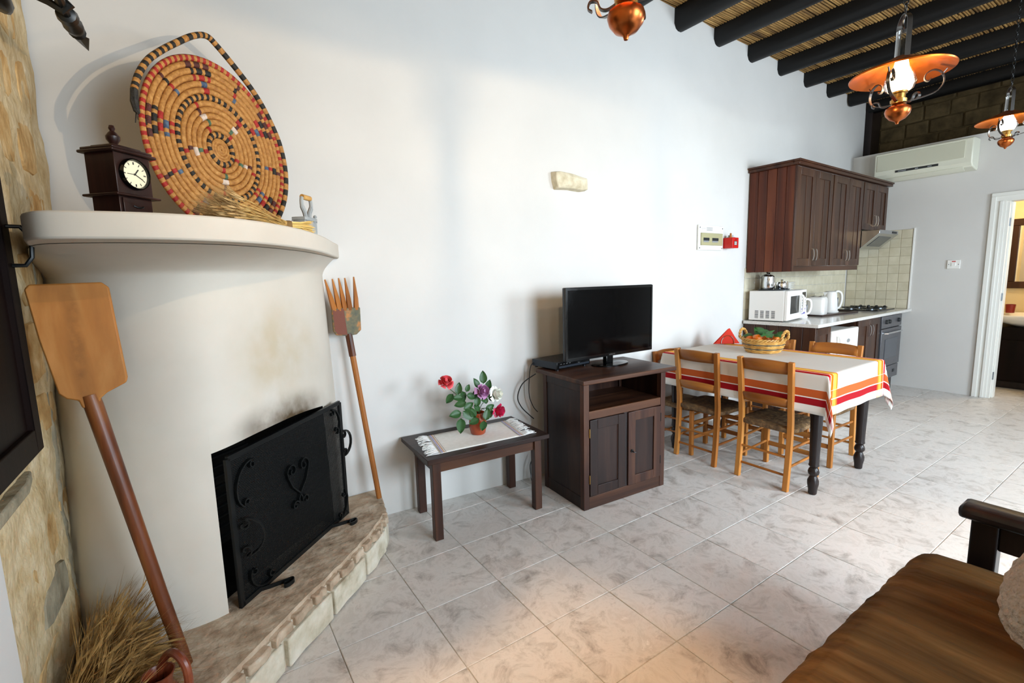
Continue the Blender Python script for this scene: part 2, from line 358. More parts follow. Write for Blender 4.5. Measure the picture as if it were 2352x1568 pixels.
# ------------------------------------------------------------------ floor
fl=MB(); fl.bx(-.9,9.6,-3.2,3.4,-.12,-.004); floor=struct('floor',fl,M['grout'])
ts=.4; tb=MB(); tb.bx(-.1985,.1985,-.1985,.1985,-.018,0); t0=None; nt_=0
for r in range(-1,9):
    for c in range(-4,22):
        x=.779+ts*c+.2; y=2.360-ts*r+.2
        if x<-.9 or x>9.4: continue
        loc=(x,y,random.uniform(-.0012,0)); 
        if t0 is None: t0=obj('floor_tile',tb,M['tile'],floor,bev=.0025,loc=loc)
        else:
            o=t0.copy(); link(o,floor); o.location=loc
            o.rotation_euler=(0,0,random.uniform(-.0016,.0016))
        nt_+=1
rest=MB()
for r in range(9,14):
    for c in range(-4,22):
        x=.779+ts*c+.2; y=2.360-ts*r+.2; rest.bx(x-.1985,x+.1985,y-.1985,y+.1985,-.018,-.0005)
obj('floor_tiles_behind',rest,M['tile'],floor,kind='stuff')
# ------------------------------------------------------------------ walls
bw=cat([(-.9,3.03),(-.48,3.02),(.4,3.0),(.95,2.985),(1.5,2.94),(2.07,2.895),(2.9,2.87),(3.64,2.87),(5.0,2.93),(6.4,2.97),(7.73,3.01),(8.4,3.02),(9.6,3.03)],5)
poly=[(p.x,p.y) for p in bw]+[(9.6,3.4),(-.9,3.4)]
mb=MB(); mb.prism(poly,0,3.95); wall_back=struct('wall_back',mb,M['plaster'])
# left stone wall: rough mortar bed with separate stones
WX=-.48
def mort(y,z): return WX+.012*noise.noise(Vector((3.1,y*5,z*5)))+.006*noise.noise(Vector((7.7,y*17,z*17)))-.012
mb=MB(); mb.grid(lambda u,v:(mort(-2.4+5.4*u,3.95*v),-2.4+5.4*u,3.95*v),170,120)
mb.bx(-.85,-.52,-2.4,3.02,0,3.95); wall_left=struct('wall_left',mb,M['stone_mortar'],ang=60)
random.seed(3)
z=.02
while z<3.6:
    h=random.uniform(.15,.27); y=.35+random.uniform(-.1,.1)
    while y<3.0:
        w=random.uniform(.2,.44)
        cy,cz=y+w/2,z+h/2
        ok=not (1.15<cy+w/2 and cy-w/2<2.2 and cz+h/2>.93 and cz-h/2<2.05) and not (cz<1.8 and cy>2.62) and cy+w/2<3.0 and not (cy-w/2<1.68 and cz-h/2<.97)
        if ok:
            n=9; mb=MB(); ring=[];ring2=[]
            e=random.uniform(-.014,-.001)
            for k in range(n):
                a=2*PI*k/n; q=1+random.uniform(-.16,.12)
                sx=abs(math.cos(a))**.6*math.copysign(1,math.cos(a)); sz=abs(math.sin(a))**.6*math.copysign(1,math.sin(a))
                ring.append((-.03,(w/2-.012)*sx*q,(h/2-.01)*sz*q)); ring2.append((e,(w/2-.022)*sx*q,(h/2-.02)*sz*q))
            vs=ring+ring2+[(e+random.uniform(-.002,.005),random.uniform(-.02,.02),0)]
            mb.add(vs,[(k,(k+1)%n,n+(k+1)%n,n+k) for k in range(n)]+[(n+k,n+(k+1)%n,2*n) for k in range(n)])
            obj('stone',mb,M['stone_wall'] if random.random()>.04 else M['stone_grey'],wall_left,loc=(WX,cy,cz),ang=50)
        y+=w+random.uniform(.0,.03)
    z+=h+.01
mb=MB(); mb.grid(lambda u,v:(WX-.006+.008*noise.noise(Vector((1,u*9,v*30)))-.02*(2*u-1)**2,2.385+.05*(u-.5)+.05*noise.noise(Vector((4,2,v*7)))+.14*v*v,.22+1.5*v),6,60)
obj('mortar_joint',mb,M['stone_grey'],wall_left,ang=60)
# plastered pier in the lower left corner
mb=MB(); mb.bx(WX-.02,WX+.018,.4,1.655,0,.955); struct('trim_1',mb,M['plaster'],bev=.012)
# stone sill and lintel face of the window niche
mb=MB(); mb.prism([(WX-.02,1.2),(WX+.02,1.2),(WX+.02,1.93),(WX+.0,2.06),(WX-.02,2.06)],.955,.99)
struct('trim_2',mb,M['stone_grey'],bev=.006)
# end wall with doorway (x=7.73), not reaching the roof
EX=7.73
mb=MB(); mb.bx(EX,EX+.15,1.50,3.02,0,3.07); mb.bx(EX,EX+.15,-2.6,.62,0,3.07); mb.bx(EX,EX+.15,.62,1.50,2.31,3.07)
wall_end=struct('wall_end',mb,M['plaster'])
# front wall behind the camera, with door and two windows
def wallholes(mb,x0,x1,y0,y1,z1,holes):
    xs=x0
    for a,b,c,d in sorted(holes):
        mb.bx(xs,a,y0,y1,0,z1)
        if c>0: mb.bx(a,b,y0,y1,0,c)
        mb.bx(a,b,y0,y1,d,z1); xs=b
    mb.bx(xs,x1,y0,y1,0,z1)
mb=MB(); wallholes(mb,-.85,9.6,-2.65,-2.4,3.95,[(-1.0+.5,.1,.9,2.4),(1.35,3.25,0,2.8),(4.55,6.25,1.0,2.7)])
struct('wall_front',mb,M['plaster'])
# ceiling: beams, reeds
mb=MB(); mb.bx(-.9,9.6,-2.65,3.4,3.85,3.95); ceiling=struct('ceiling',mb,M['reed_top'])
oc=[(-.07,.172),(-.072,.05),(-.048,.012),(-.02,0),(.02,0),(.048,.012),(.072,.05),(.07,.172)]
mb=MB(); mb.m=Matrix.Rotation(0,4,'Z')
vs=[(x,-2.4,z) for x,z in oc]+[(x,2.98,z) for x,z in oc]; n=len(oc)
mb.add(vs,[(i,(i+1)%n,n+(i+1)%n,n+i) for i in range(n)]+[tuple(range(n)),tuple(range(2*n-1,n-1,-1))])
b0=obj('beam',mb,M['wood_beam'],ceiling,loc=(3.755,0,3.655))
for k in (-6,-5,-4,-3,-2,-1,1,2,3,4,5,6,7):
    x=3.755+.615*k
    if x>8.35: continue
    o=b0.copy(); link(o,ceiling); o.location=(x,0,3.655+(.03 if k>0 else 0)); o.scale=(1+random.uniform(-.05,.08),1,1)
mb=MB(); y=-2.3
while y<3.0:
    x=-.4
    while x<8.4:
        l=random.uniform(1.2,2.6); r=random.uniform(.009,.012)
        mb.cyl((x,y,3.838+random.uniform(-.004,.003)),(min(x+l,8.4),y+random.uniform(-.008,.008),3.838),r,5); x+=l*.98
    y+=random.uniform(.021,.026)
obj('reed_matting',mb,M['reed'],ceiling,kind='stuff')
# gable above the bathroom, seen over the end wall
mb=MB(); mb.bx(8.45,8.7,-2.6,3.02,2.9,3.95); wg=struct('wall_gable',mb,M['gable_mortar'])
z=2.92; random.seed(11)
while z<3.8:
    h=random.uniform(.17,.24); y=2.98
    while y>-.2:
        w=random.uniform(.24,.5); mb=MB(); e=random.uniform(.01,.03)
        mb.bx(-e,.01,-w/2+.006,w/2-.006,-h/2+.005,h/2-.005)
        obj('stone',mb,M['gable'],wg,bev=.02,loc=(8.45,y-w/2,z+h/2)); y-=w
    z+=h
mb=MB(); mb.bx(8.02,8.30,2.93,3.03,2.9,3.9); struct('gap_shade_strip',mb,M['wood_black'])  # black strip stands in for the shade in the gap past the end wall
mb=MB(); mb.bx(EX+.15,9.3,-.4,3.02,2.80,2.9); struct('ceiling_bathroom',mb,M['cream_wall'])
mb=MB(); mb.bx(9.15,9.3,-.4,3.02,0,2.8); struct('wall_bathroom_far',mb,M['cream_wall'])
mb=MB(); mb.bx(EX+.15,9.15,1.74,1.84,0,2.8); struct('wall_bathroom_side',mb,M['cream_wall'])
# door casing with jamb and hinges
d1=thing('door_1','',''); del d1['label']; del d1['category']; d1['kind']='structure'; d1.location=(EX,0,0)
for a,b,c,d in ((1.46,1.585,0,2.28),(.50,.62,0,2.28),(.50,1.585,2.28,2.375)):
    mb=MB(); mb.bx(-.012,0,a,b,c,d); obj('casing',mb,M['white_paint'],d1,bev=.002)
for a,b,c,d in ((1.545,1.585,0,2.335),(.5,.54,0,2.335),(.5,1.585,2.335,2.375),(1.485,1.512,0,2.28)):
    mb=MB(); mb.bx(-.024,-.0122,a,b,c,d); obj('casing_moulding',mb,M['white_paint'],d1,bev=.003)
for a in ((0,.16,1.43,1.50,0,2.275),(0,.16,.62,.655,0,2.275),(0,.16,.62,1.50,2.275,2.31),(.06,.16,1.415,1.43,0,2.27)):
    mb=MB(); mb.bx(*a); obj('jamb',mb,M['white_paint'],d1,bev=.002)
for zz in (.22,1.15,2.0):
    mb=MB(); mb.cyl((.045,1.428,zz),(.045,1.428,zz+.09),.008,8); obj('hinge',mb,M['steel_dark'],d1)
# ------------------------------------------------------------------ fireplace
fp=thing('fireplace','white plastered corner fireplace with rounded mantel and stone hearth','fireplace',(.2,2.6,0))
FO=Vector((.2,2.6,0))
def L(p): return Vector(p)-FO
base=cat([(-.60,2.62),(-.50,2.40),(-.40,2.25),(-.22,2.175),(0,2.185),(.2,2.335),(.4,2.53),(.55,2.70),(.645,2.86),(.70,3.03)],7)
topc=cat([(-.60,2.86),(-.50,2.66),(-.40,2.45),(-.22,2.29),(0,2.225),(.2,2.34),(.38,2.53),(.52,2.70),(.61,2.86),(.66,3.03)],7)
mant=cat([(-.475,2.5),(-.41,2.05),(-.37,1.89),(-.29,1.815),(-.07,1.775),(.12,1.82),(.27,1.94),(.42,2.15),(.545,2.41),(.655,2.70),(.725,2.88),(.755,3.03)],6)
def samp(c,t):
    x=t*(len(c)-1); i=min(int(x),len(c)-2); return c[i].lerp(c[i+1],x-i)
def bodyp(t,z):
    a,b=samp(base,t),samp(topc,t)
    if z<=1.60: p=a.lerp(b,(z-.2)/1.4)
    else:
        k=(z-1.60)/.095; p=b.lerp(samp(mant,t),.72*k**1.6)
    return Vector((p.x,p.y,z))
tl=next(i for i,p in enumerate(base) if p.x>=-.002)/(len(base)-1)
tr=next(i for i,p in enumerate(base) if p.x>=.535)/(len(base)-1)
def ztop(t):
    k=(t-tl)/(tr-tl); return .882+.03*math.sin(PI*min(max(k*.9+.05,0),1))
rows=[1.0,1.1,1.25,1.4,1.5,1.6,1.62,1.64,1.66,1.68,1.695]
def patch(mb,t0,t1,n,zlo):
    ts_=[t0+(t1-t0)*i/n for i in range(n+1)]
    vs=[];m=0
    for t in ts_:
        zl=zlo(t); zz=[zl+(1.0-zl)*k/6 for k in range(6)]+rows; m=len(zz)
        vs+=[L(bodyp(t,q)) for q in zz]
    fs=[(i*m+j,(i+1)*m+j,(i+1)*m+j+1,i*m+j+1) for i in range(n) for j in range(m-1)]
    mb.add(vs,fs)
body=MB(); mb=body; patch(mb,0,tl,22,lambda t:.2); patch(mb,tl,tr,24,ztop); patch(mb,tr,1,18,lambda t:.2)
obj('chimney_breast',mb,M['plaster_fire'],fp,ang=85)
mb=MB()
nin=Vector((-.70,.71,0))*.13
def rev(pts):
    vs=[L(p) for p in pts]+[L(p+nin) for p in pts]; n=len(pts)
    mb.add(vs,[(i,i+1,n+i+1,n+i) for i in range(n-1)])
rev([bodyp(tl,.2+(ztop(tl)-.2)*k/6) for k in range(7)]); rev([bodyp(tr,.2+(ztop(tr)-.2)*k/6) for k in range(7)])
rev([bodyp(tl+(tr-tl)*k/24,ztop(tl+(tr-tl)*k/24)) for k in range(25)])
obj('opening_reveal',mb,M['soot'],fp,ang=50)
mb=MB()
mp_=[(p.x-FO.x,p.y-FO.y) for p in mant]+[(-.475-FO.x,3.03-FO.y)]
nb=len(mp_); mb.prism(mp_,1.697,1.775); obj('mantel_shelf',mb,M['plaster_fire'],fp,bev=.007,ang=40)
# firebox
mb=MB(); a=bodyp(tl,.2)+nin*.6; b=bodyp(tr,.2)+nin*.6; dp_=Vector((-.70,.71,0))*.38
q=[a,b,b+dp_-(b-a)*.12,a+dp_+(b-a)*.12]
vs=[L((p.x,p.y,.203)) for p in q]+[L((p.x,p.y,1.15)) for p in q]
mb.add(vs,[(0,1,2,3),(1,2,6,5),(2,3,7,6),(3,0,4,7),(4,5,6,7)]); obj('firebox',mb,M['soot'],fp)
for k in range(9):
    mb=MB(); p=a.lerp(b,.08)+dp_*(.35+.02*k); zz=.40+.045*k
    mb.cyl(L((p.x-.02,p.y,zz)),L((p.x+.30,p.y+.26,zz)),.009,6); obj('fire_grate_bar',mb,M['iron'],fp)
# hearth
front=[(-.475,1.40),(-.30,1.53),(-.08,1.725),(.136,1.925),(.34,2.115),(.52,2.27),(.68,2.43),(.80,2.575),(.84,2.66),(.90,2.95),(.905,2.975)]
fpoly=[(x-FO.x,y-FO.y) for x,y in front]+[(-.475-FO.x,2.975-FO.y)]
def inset(pl,d):
    out=[]
    for i,(x,y) in enumerate(pl):
        a=Vector(pl[max(i-1,0)]);b=Vector(pl[min(i+1,len(pl)-1)]); t=(b-a).normalized(); out.append((x-t.y*d,y+t.x*d))
    return out
core=[(x-FO.x,y-FO.y) for x,y in inset(front,.022)]+[(-.475-FO.x,2.975-FO.y)]
mb=MB(); mb.prism(core,0,.172); obj('hearth_core',mb,M['hearth_mortar'],fp)
mb=MB()
fr2=cat(inset(front,.03),6)
tp=[(p.x-FO.x+.008*noise.noise(p*14),p.y-FO.y+.008*noise.noise(p*14+Vector((5,0,0)))) for p in fr2]+[(-.475-FO.x,2.975-FO.y)]
mb.prism(tp,.172,.2); obj('hearth_slab',mb,M['hearth'],fp,bev=.008)
fl2=cat(front,10); cum=[0]
for i in range(1,len(fl2)): cum.append(cum[-1]+(fl2[i]-fl2[i-1]).length)
def along(s):
    s=min(max(s,0),cum[-1]-1e-5)
    i=max(k for k in range(len(cum)) if cum[k]<=s); i=min(i,len(cum)-2)
    k=(s-cum[i])/(cum[i+1]-cum[i]); p=fl2[i].lerp(fl2[i+1],k); t=(fl2[i+1]-fl2[i]).normalized(); return p,t
random.seed(5); s=.02
def blockrow(s0,lens,z0,z1,name,mat,jit,dep):
    s=s0
    for w in lens:
        if s+w>cum[-1]: break
        mb=MB(); n=3; vs=[]
        for k in range(n+1):
            p,t=along(s+.008+(w-.016)*k/n); nrm=Vector((t.y,-t.x,0)); o_=random.uniform(-jit,jit)
            for zz in (z0+.004,z1-.005):
                e=random.uniform(-.004,.004)
                vs.append(L(p+nrm*o_+Vector((0,0,zz+e)))); vs.append(L(p-nrm*dep+Vector((0,0,zz+e))))
        fs=[]
        for k in range(n):
            i=k*4; j=i+4
            fs+=[(i,j,j+2,i+2),(i+2,j+2,j+3,i+3),(i,i+1,j+1,j)]
        fs+=[(0,2,3,1),(n*4,n*4+1,n*4+3,n*4+2)]
        mb.add(vs,fs); obj(name,mb,mat,fp,bev=.007); s+=w+random.uniform(.0,.012)
blockrow(.0,[.22,.17,.26,.20,.31,.29,.25,.17,.2,.14],.0,.135,'hearth_block',M['hearth_block'],.005,.05)
blockrow(.0,[random.uniform(.06,.13) for _ in range(30)],.137,.186,'hearth_rim_stone',M['hearth'],.008,.05)
# ------------------------------------------------------------------ window shutter and curtain rod on the stone wall
sh=thing('window_shutter','black brown wooden window shutter leaf on the stone wall','shutter',(WX-.025,1.2,1.035))
mb=MB(); mb.bx(0,.045,0,.075,0,1.0); mb.bx(0,.045,.875,.945,0,1.0); mb.bx(0,.045,.075,.875,0,.08); mb.bx(0,.045,.075,.875,.92,1.0)
obj('shutter_frame',mb,M['darkshutter'],sh,bev=.004)
mb=MB(); mb.bx(.008,.028,.07,.88,.07,.93); obj('panel',mb,M['darkshutter'],sh)
mb=MB(); mb.tube([(.045,.915,.60),(.075,.918,.60),(.092,.92,.625),(.095,.92,.66),(.092,.92,.695),(.075,.918,.72),(.045,.915,.72)],.0065,8); obj('handle',mb,M['iron'],sh,label='black iron bow handle')
rd=thing('curtain_rod','black iron curtain rod with spear finial above the shutter','curtain rod',(-.255,1.0,2.44))
mb=MB(); mb.cyl((0,0,0),(0,1.17,0),.014,10); obj('rod',mb,M['iron'],rd)
mb=MB(); mb.m=Matrix.Translation((0,1.17,0))@Matrix.Rotation(R(-82),4,'X')
mb.lathe([(.0,-.01),(.026,.0),(.03,.03),(.019,.045),(.017,.08),(.029,.12),(.027,.16),(.015,.185),(.026,.205),(.014,.225)],12); 
obj('finial',mb,M['iron'],rd)
mb=MB(); mb.m=Matrix.Translation((0,1.17,0))@Matrix.Rotation(R(-82),4,'X')
mb.add([(0,0,.22),(.026,0,.27),(0,.010,.27),(-.026,0,.27),(0,-.010,.27),(0,0,.48)],[(0,2,1),(0,3,2),(0,4,3),(0,1,4),(1,2,5),(2,3,5),(3,4,5),(4,1,5)])
obj('spear_tip',mb,M['pewter'],rd,ang=20)
mb=MB(); mb.tube([(-.215,1.11,.03),(-.12,1.11,.03),(-.03,1.11,.0),(0,1.11,-.018),(.02,1.11,0),(0,1.11,.018)],.012,8); mb.cyl((-.218,1.11,.03),(-.205,1.11,.03),.03,12)
obj('bracket',mb,M['iron'],rd)
mb=MB(); mb.blob((-.175,1.30,.06),.028,.10,.035,10,6,.2); mb.tube([(-.225,1.25,.075),(-.18,1.25,.07)],.012,6); obj('wall_hook',mb,M['iron'],rd)
# ------------------------------------------------------------------ bread peel
pe=thing('bread_peel','old wooden bread peel with a broad blade leaning on the stone wall','peel',(-.145,1.945,.2))
top=Vector((-.315,2.06,1.213))-Vector((-.145,1.945,.2)); ax=top.normalized()
mb=MB(); mb.tube([ax*.0+Vector((0,0,.012)),ax*.3,ax*.7,ax*(top.length-.04),ax*(top.length-.005)],[.021,.0215,.0235,.026,.024],12); obj('handle',mb,M['peel_handle'],pe)
bl=[(-.437,1.56),(-.425,1.575),(-.25,1.578),(-.232,1.56),(-.222,1.40),(-.212,1.255),(-.216,1.238),(-.268,1.212),(-.286,1.196),(-.293,1.17),(-.335,1.17),(-.342,1.196),(-.37,1.206),(-.388,1.225),(-.418,1.40)]
def py(x,z): return 2.05+.10*(z-1.2)+.015*((x+.33)/.1)**2*.4
pts=[]
mb=MB(); n=len(bl); O=Vector((-.145,1.945,.2))
mb.add([Vector((x,py(x,z)-.009,z))-O for x,z in bl]+[Vector((x,py(x,z)+.011,z))-O for x,z in bl],[tuple(range(n)),tuple(range(2*n-1,n-1,-1))]+[(i,(i+1)%n,n+(i+1)%n,n+i) for i in range(n)])
obj('blade',mb,M['peel'],pe,bev=.005,label='broad scarred blade')
# ------------------------------------------------------------------ wooden pitchfork
pf=thing('wooden_fork','wooden five tined hay fork leaning on the white wall','fork',(.852,2.83,.2))
O=Vector((.852,2.83,.2)); hd=Vector((.755,2.905,1.25))-O
mb=MB(); mb.tube([Vector((0,0,.01)),hd*.5,hd*.88],[.0165,.017,.0175],10); obj('handle',mb,M['fork'],pf)
mb=MB(); mb.tube([hd*.87,hd*1.0],[.021,.021],10); obj('ferrule',mb,M['peel_handle'],pf,label='dark wooden collar')
def yf(z): return 2.90+.05*(z-1.2)
hp=[(.662,1.275),(.672,1.25),(.745,1.238),(.79,1.243),(.829,1.27),(.835,1.43),(.72,1.43),(.69,1.425)]
hp=[(.668,1.272),(.682,1.248),(.745,1.238),(.80,1.243),(.829,1.268),(.833,1.405),(.70,1.405),(.668,1.40)]
mb=MB(); n=len(hp)
mb.add([Vector((x,yf(z)-.013,z))-O for x,z in hp]+[Vector((x,yf(z)+.013,z))-O for x,z in hp],[tuple(range(n)),tuple(range(2*n-1,n-1,-1))]+[(i,(i+1)%n,n+(i+1)%n,n+i) for i in range(n)])
obj('fork_head',mb,M['fork_paint'],pf,bev=.005,label='head with worn grey green paint')
mb=MB(); mb.add([Vector((x,yf(z)-.0145,z))-O for x,z in ((.672,1.395),(.735,1.40),(.745,1.245),(.69,1.252),(.675,1.275))],[(0,1,2,3,4)]); obj('red_patch',mb,M['fork_red'],pf)
for bx_,tx,tz in ((.686,.648,1.575),(.714,.690,1.578),(.745,.726,1.582),(.774,.762,1.582),(.812,.815,1.588)):
    mb=MB(); sec=[(-.8,-.7),(.8,-.7),(.8,.7),(-.8,.7)]
    mb.tube([Vector((bx_,yf(1.39),1.39))-O,Vector(((bx_*.6+tx*.4),yf(1.46)-.004,1.46))-O,Vector((tx,yf(tz)+.01,tz))-O],[.017,.014,.004],6); obj('tine',mb,M['fork'],pf)
# ------------------------------------------------------------------ wheat sheaf and jug on the hearth
def wheat(parent,n,base,topf,rs,seed,stem,ear,awn=.09,er=.007,earl=.075):
    rnd=random.Random(seed); s1=MB();s2=MB()
    for i in range(n):
        b,t,bend=topf(rnd); b=Vector(b);t=Vector(t); m=b.lerp(t,.55)+Vector(bend)
        path=[b,b.lerp(m,.6),m.lerp(t,.45)+Vector(bend)*.3,t]
        s1.tube(path,rs,3)
        d=(t-path[2]).normalized()
        if earl:
            e1=t+d*earl; s2.tube([t,t+d*earl*.35,t+d*earl*.8,e1],[er*.5,er,er*.8,er*.2],5)
            for k in range(7):
                p=t+d*earl*(.1+.13*k); o_=Vector((rnd.uniform(-1,1),rnd.uniform(-1,1),rnd.uniform(-1,1)))
                q=p+d*awn*rnd.uniform(.6,1.1)+(o_-d*o_.dot(d))*awn*.28
                s2.add([p+Vector((.0012,0,0)),p-Vector((.0012,0,.0006)),q],[(0,1,2)])
    obj('stalks',s1,stem,parent,kind='stuff'); 
    if s2.v: obj('ears',s2,ear,parent,kind='stuff')
ws=thing('wheat_sheaf','bristly dry wheat sheaf lying on the hearth beside the stone wall','wheat sheaf',(-.36,2.02,.2))
def tf(r):
    b=(r.uniform(-.09,-.0),r.uniform(-.36,.0),r.uniform(.01,.14))
    t=(b[0]+r.uniform(.06,.17),b[1]+r.uniform(-.06,.12),max(.012,b[2]+r.uniform(-.06,.05)))
    if r.random()<.28: t=(b[0]+r.uniform(.02,.11),b[1]+r.uniform(.02,.2),b[2]+r.uniform(.03,.12))
    t=(t[0],min(t[1],.10),min(t[2],.235))
    return b,t,(r.uniform(-.01,.01),r.uniform(-.02,.02),r.uniform(0,.02))
wheat(ws,520,None,tf,.0013,4,M['wheat_old'],M['wheat_old'],.12,.004,.055)
jg=thing('clay_jug','brown glazed clay jug with an arched handle on the hearth','jug',(-.20,1.725,.2),R(-33))
mb=MB(); mb.lathe([(.035,0),(.05,.02),(.058,.06),(.05,.10),(.036,.125),(.034,.145),(.041,.165),(.044,.172),(.040,.172),(.031,.15),(.03,.12)],24); obj('body',mb,M['jug'],jg)
mb=MB(); mb.tube(cat([(-.02,.03,.13),(-.012,.035,.175),(.015,.03,.212),(.052,.015,.222),(.083,.005,.19),(.09,0,.13),(.078,0,.08),(.052,0,.06)],4),.0125,10); obj('handle',mb,M['jug'],jg)
# ------------------------------------------------------------------ fire screen
fs=thing('fire_screen','black iron mesh fire screen with scrolls standing on the hearth','fire screen',(.05,2.195,.2),math.atan2(.565,.585))
Wd,Ht=.815,.675
for a,b in (((0,0,.011),(Wd,0,.011)),((0,0,Ht-.02),(Wd,0,Ht))):
    mb=MB(); mb.tube([a,b],1,sec=[(-.011,-.007),(.011,-.007),(.011,.007),(-.011,.007)],upv=(0,0,1)); obj('rail',mb,M['iron'],fs)
mb=MB(); mb.bx(-.011,.011,-.007,.007,0,Ht-.02); obj('stile',mb,M['iron'],fs)
mb=MB(); mb.bx(Wd-.011,Wd+.011,-.007,.007,0,Ht); obj('stile',mb,M['iron'],fs)
mb=MB(); n=118
for k in range(1,n): x=Wd*k/n; mb.bx(x-.0012,x+.0012,-.001,.001,.005,Ht-.012)
n=96
for k in range(1,n): zz=Ht*k/n-.006; mb.bx(.01,Wd-.01,-.0018,.0004,zz-.0013,zz+.0013)
obj('mesh',mb,M['iron_mesh'],fs,kind='stuff')
def scroll(pts2,y=-.012,w=.007,name='scroll',par=fs,t=.0032):
    mb=MB(); mb.tube([(x,y,z) for x,z in pts2],1,sec=[(-w,-t),(w,-t),(w,t),(-w,t)],upv=(0,1,0)); return obj(name,mb,M['iron'],par)
def cscroll(cx,cz,h,w,side=1,ang=0,rr=.022,turn=2.6):
    # C scroll: spiral - bow - spiral
    a=spiral(0,h/2-rr,.004,rr,-PI/2-turn,PI/2,16); 
    bow=[(w*math.sin(PI*t/10)*1.0,(h/2)*math.cos(PI*t/10)) for t in range(1,10)]
    b=[(x,-z) for x,z in a[::-1]]
    pts=a+bow+b
    c,s_=math.cos(ang),math.sin(ang)
    return [(cx+side*x*c-z*s_,cz+side*x*s_+z*c) for x,z in pts]
scroll(cscroll(.095,.515,.20,.075,-1,R(-18)))
scroll(cscroll(.735,.585,.15,.05,1,R(15)))
scroll(cscroll(.12,.09,.16,.06,-1,R(55)))
scroll(cscroll(.75,.09,.16,.05,1,R(-25)))
for sg in (1,-1):
    p=spiral(.405+sg*.042,.445,.004,.034,-sg*PI/2+ (0 if sg>0 else PI),(2.6*PI if sg>0 else -1.6*PI),22)
    heart=spiral(0,0,.005,.036,PI*2.4,0,26)
    pts=[(.405+sg*(.045+x),.455+z) for x,z in heart]+[(.405+sg*.076,.43),(.405+sg*.05,.375),(.405+sg*.006,.33),(.405-sg*.012,.30)]
    pts2=pts+[(.405-sg*(.045+.022*math.cos(a)-.022),.268+.022*math.sin(a)) for a in [PI*.2*k for k in range(0,9)]][:0]
    pts2+= [(.405-sg*(.040-x),.275-z) for x,z in spiral(0,0,.026,.006,0,-PI*1.9,16)]
    scroll(pts2)
hs=cscroll(0,0,.15,.075,1,0,.026); 
scroll([(Wd+.012+x,.43+z) for x,z in hs],-.004,name='handle')
hl=scroll([(x,z) for x,z in cscroll(0,0,.17,.075,1,0,.028)],0,.009,name='handle'); hl.location=(.03,-.02,.30); hl.rotation_euler=(0,0,R(-50))
for xx,sg in ((.15,1),(.70,1)):
    mb=MB(); fpth=cat([(xx-.05,.0,.010),(xx-.02,-.03,.009),(xx+.03,-.075,.009),(xx+.05,-.092,.009),(xx+.04,-.108,.009),(xx+.01,-.108,.009),(xx-.005,-.095,.009),(xx+.015,-.08,.009),(xx+.028,-.092,.009)],5)
    mb.tube(fpth,1,sec=[(-.009,-.0025),(.009,-.0025),(.009,.0025),(-.009,.0025)],upv=(0,0,1)); obj('foot',mb,M['iron'],fs)
# ------------------------------------------------------------------ mantel: clock, woven tray, wheat bundle, flat iron
ck=thing('mantel_clock','small dark wooden mantel clock with drawer on the mantel','clock',(-.168+.0,2.008,1.775),PI/4)
w_,d_=.122,.115
mb=MB(); mb.bx(0,w_,0,d_,.082,.218); mb.bx(.004,w_-.004,.004,d_-.004,0,.082)
obj('case',mb,M['clock_wood'],ck,bev=.002)
mb=MB(); mb.bx(-.016,w_+.016,-.016,d_+.01,.078,.086); mb.bx(-.006,w_+.006,-.006,d_+.006,0,.006); obj('moulding',mb,M['clock_wood'],ck,bev=.003)
mb=MB(); mb.bx(-.016,w_+.016,-.016,d_+.01,.214,.224); mb.bx(-.008,w_+.008,-.008,d_+.006,.224,.234); mb.bx(.012,w_-.012,.012,d_-.012,.234,.243); obj('cornice',mb,M['clock_wood'],ck,bev=.004)
mb=MB(); mb.lathe([(.016,.243),(.013,.25),(.01,.252),(.019,.266),(.02,.276),(.012,.288),(.006,.294),(.0095,.302),(.007,.311),(0,.314)],16,w_*.45,d_*.5); obj('finial',mb,M['clock_wood'],ck)
mb=MB(); mb.m=Matrix.Translation((w_*.49,0,.153))@Matrix.Rotation(R(90),4,'X')
mb.lathe([(.050,-.002),(.050,.012),(.0465,.017),(.043,.012),(.043,.004)],40); bz=obj('bezel',mb,M['black_gloss'],ck)
mb=MB(); mb.m=Matrix.Translation((w_*.49,0,.153))@Matrix.Rotation(R(90),4,'X'); mb.lathe([(0,.0045),(.0432,.0045),(.0432,.001)],36); obj('dial',mb,M['dial'],ck)
mb=MB()
for k in range(12):
    a=PI*k/6; mb.m=Matrix.Translation((w_*.49,-.005,.153))@Matrix.Rotation(a,4,'Y'); mb.bx(-.0011,.0011,-.0006,0,.031,.039)
    if k%3==0: mb.bx(-.0028,-.0018,-.0006,0,.031,.039)
obj('hour_marks',mb,M['dark_print'],ck)
for a,l,w2 in ((R(38),.022,.0016),(R(118),.03,.0011),(R(-92),.026,.0008)):
    mb=MB(); mb.m=Matrix.Translation((w_*.49,-.0065,.153))@Matrix.Rotation(a,4,'Y'); mb.bx(-w2,w2,-.0006,0,-.004,l); obj('hand',mb,M['dark_print'],ck)
mb=MB(); mb.bx(.012,w_-.01,-.003,.005,.018,.074); dr=obj('drawer',mb,M['clock_wood'],ck,bev=.0015)
mb=MB(); mb.tube([(w_*.5-.017,-.004,.05),(w_*.5-.008,-.008,.046),(w_*.5+.008,-.008,.046),(w_*.5+.017,-.004,.05)],.0025,6); obj('drawer_pull',mb,M['iron'],dr)
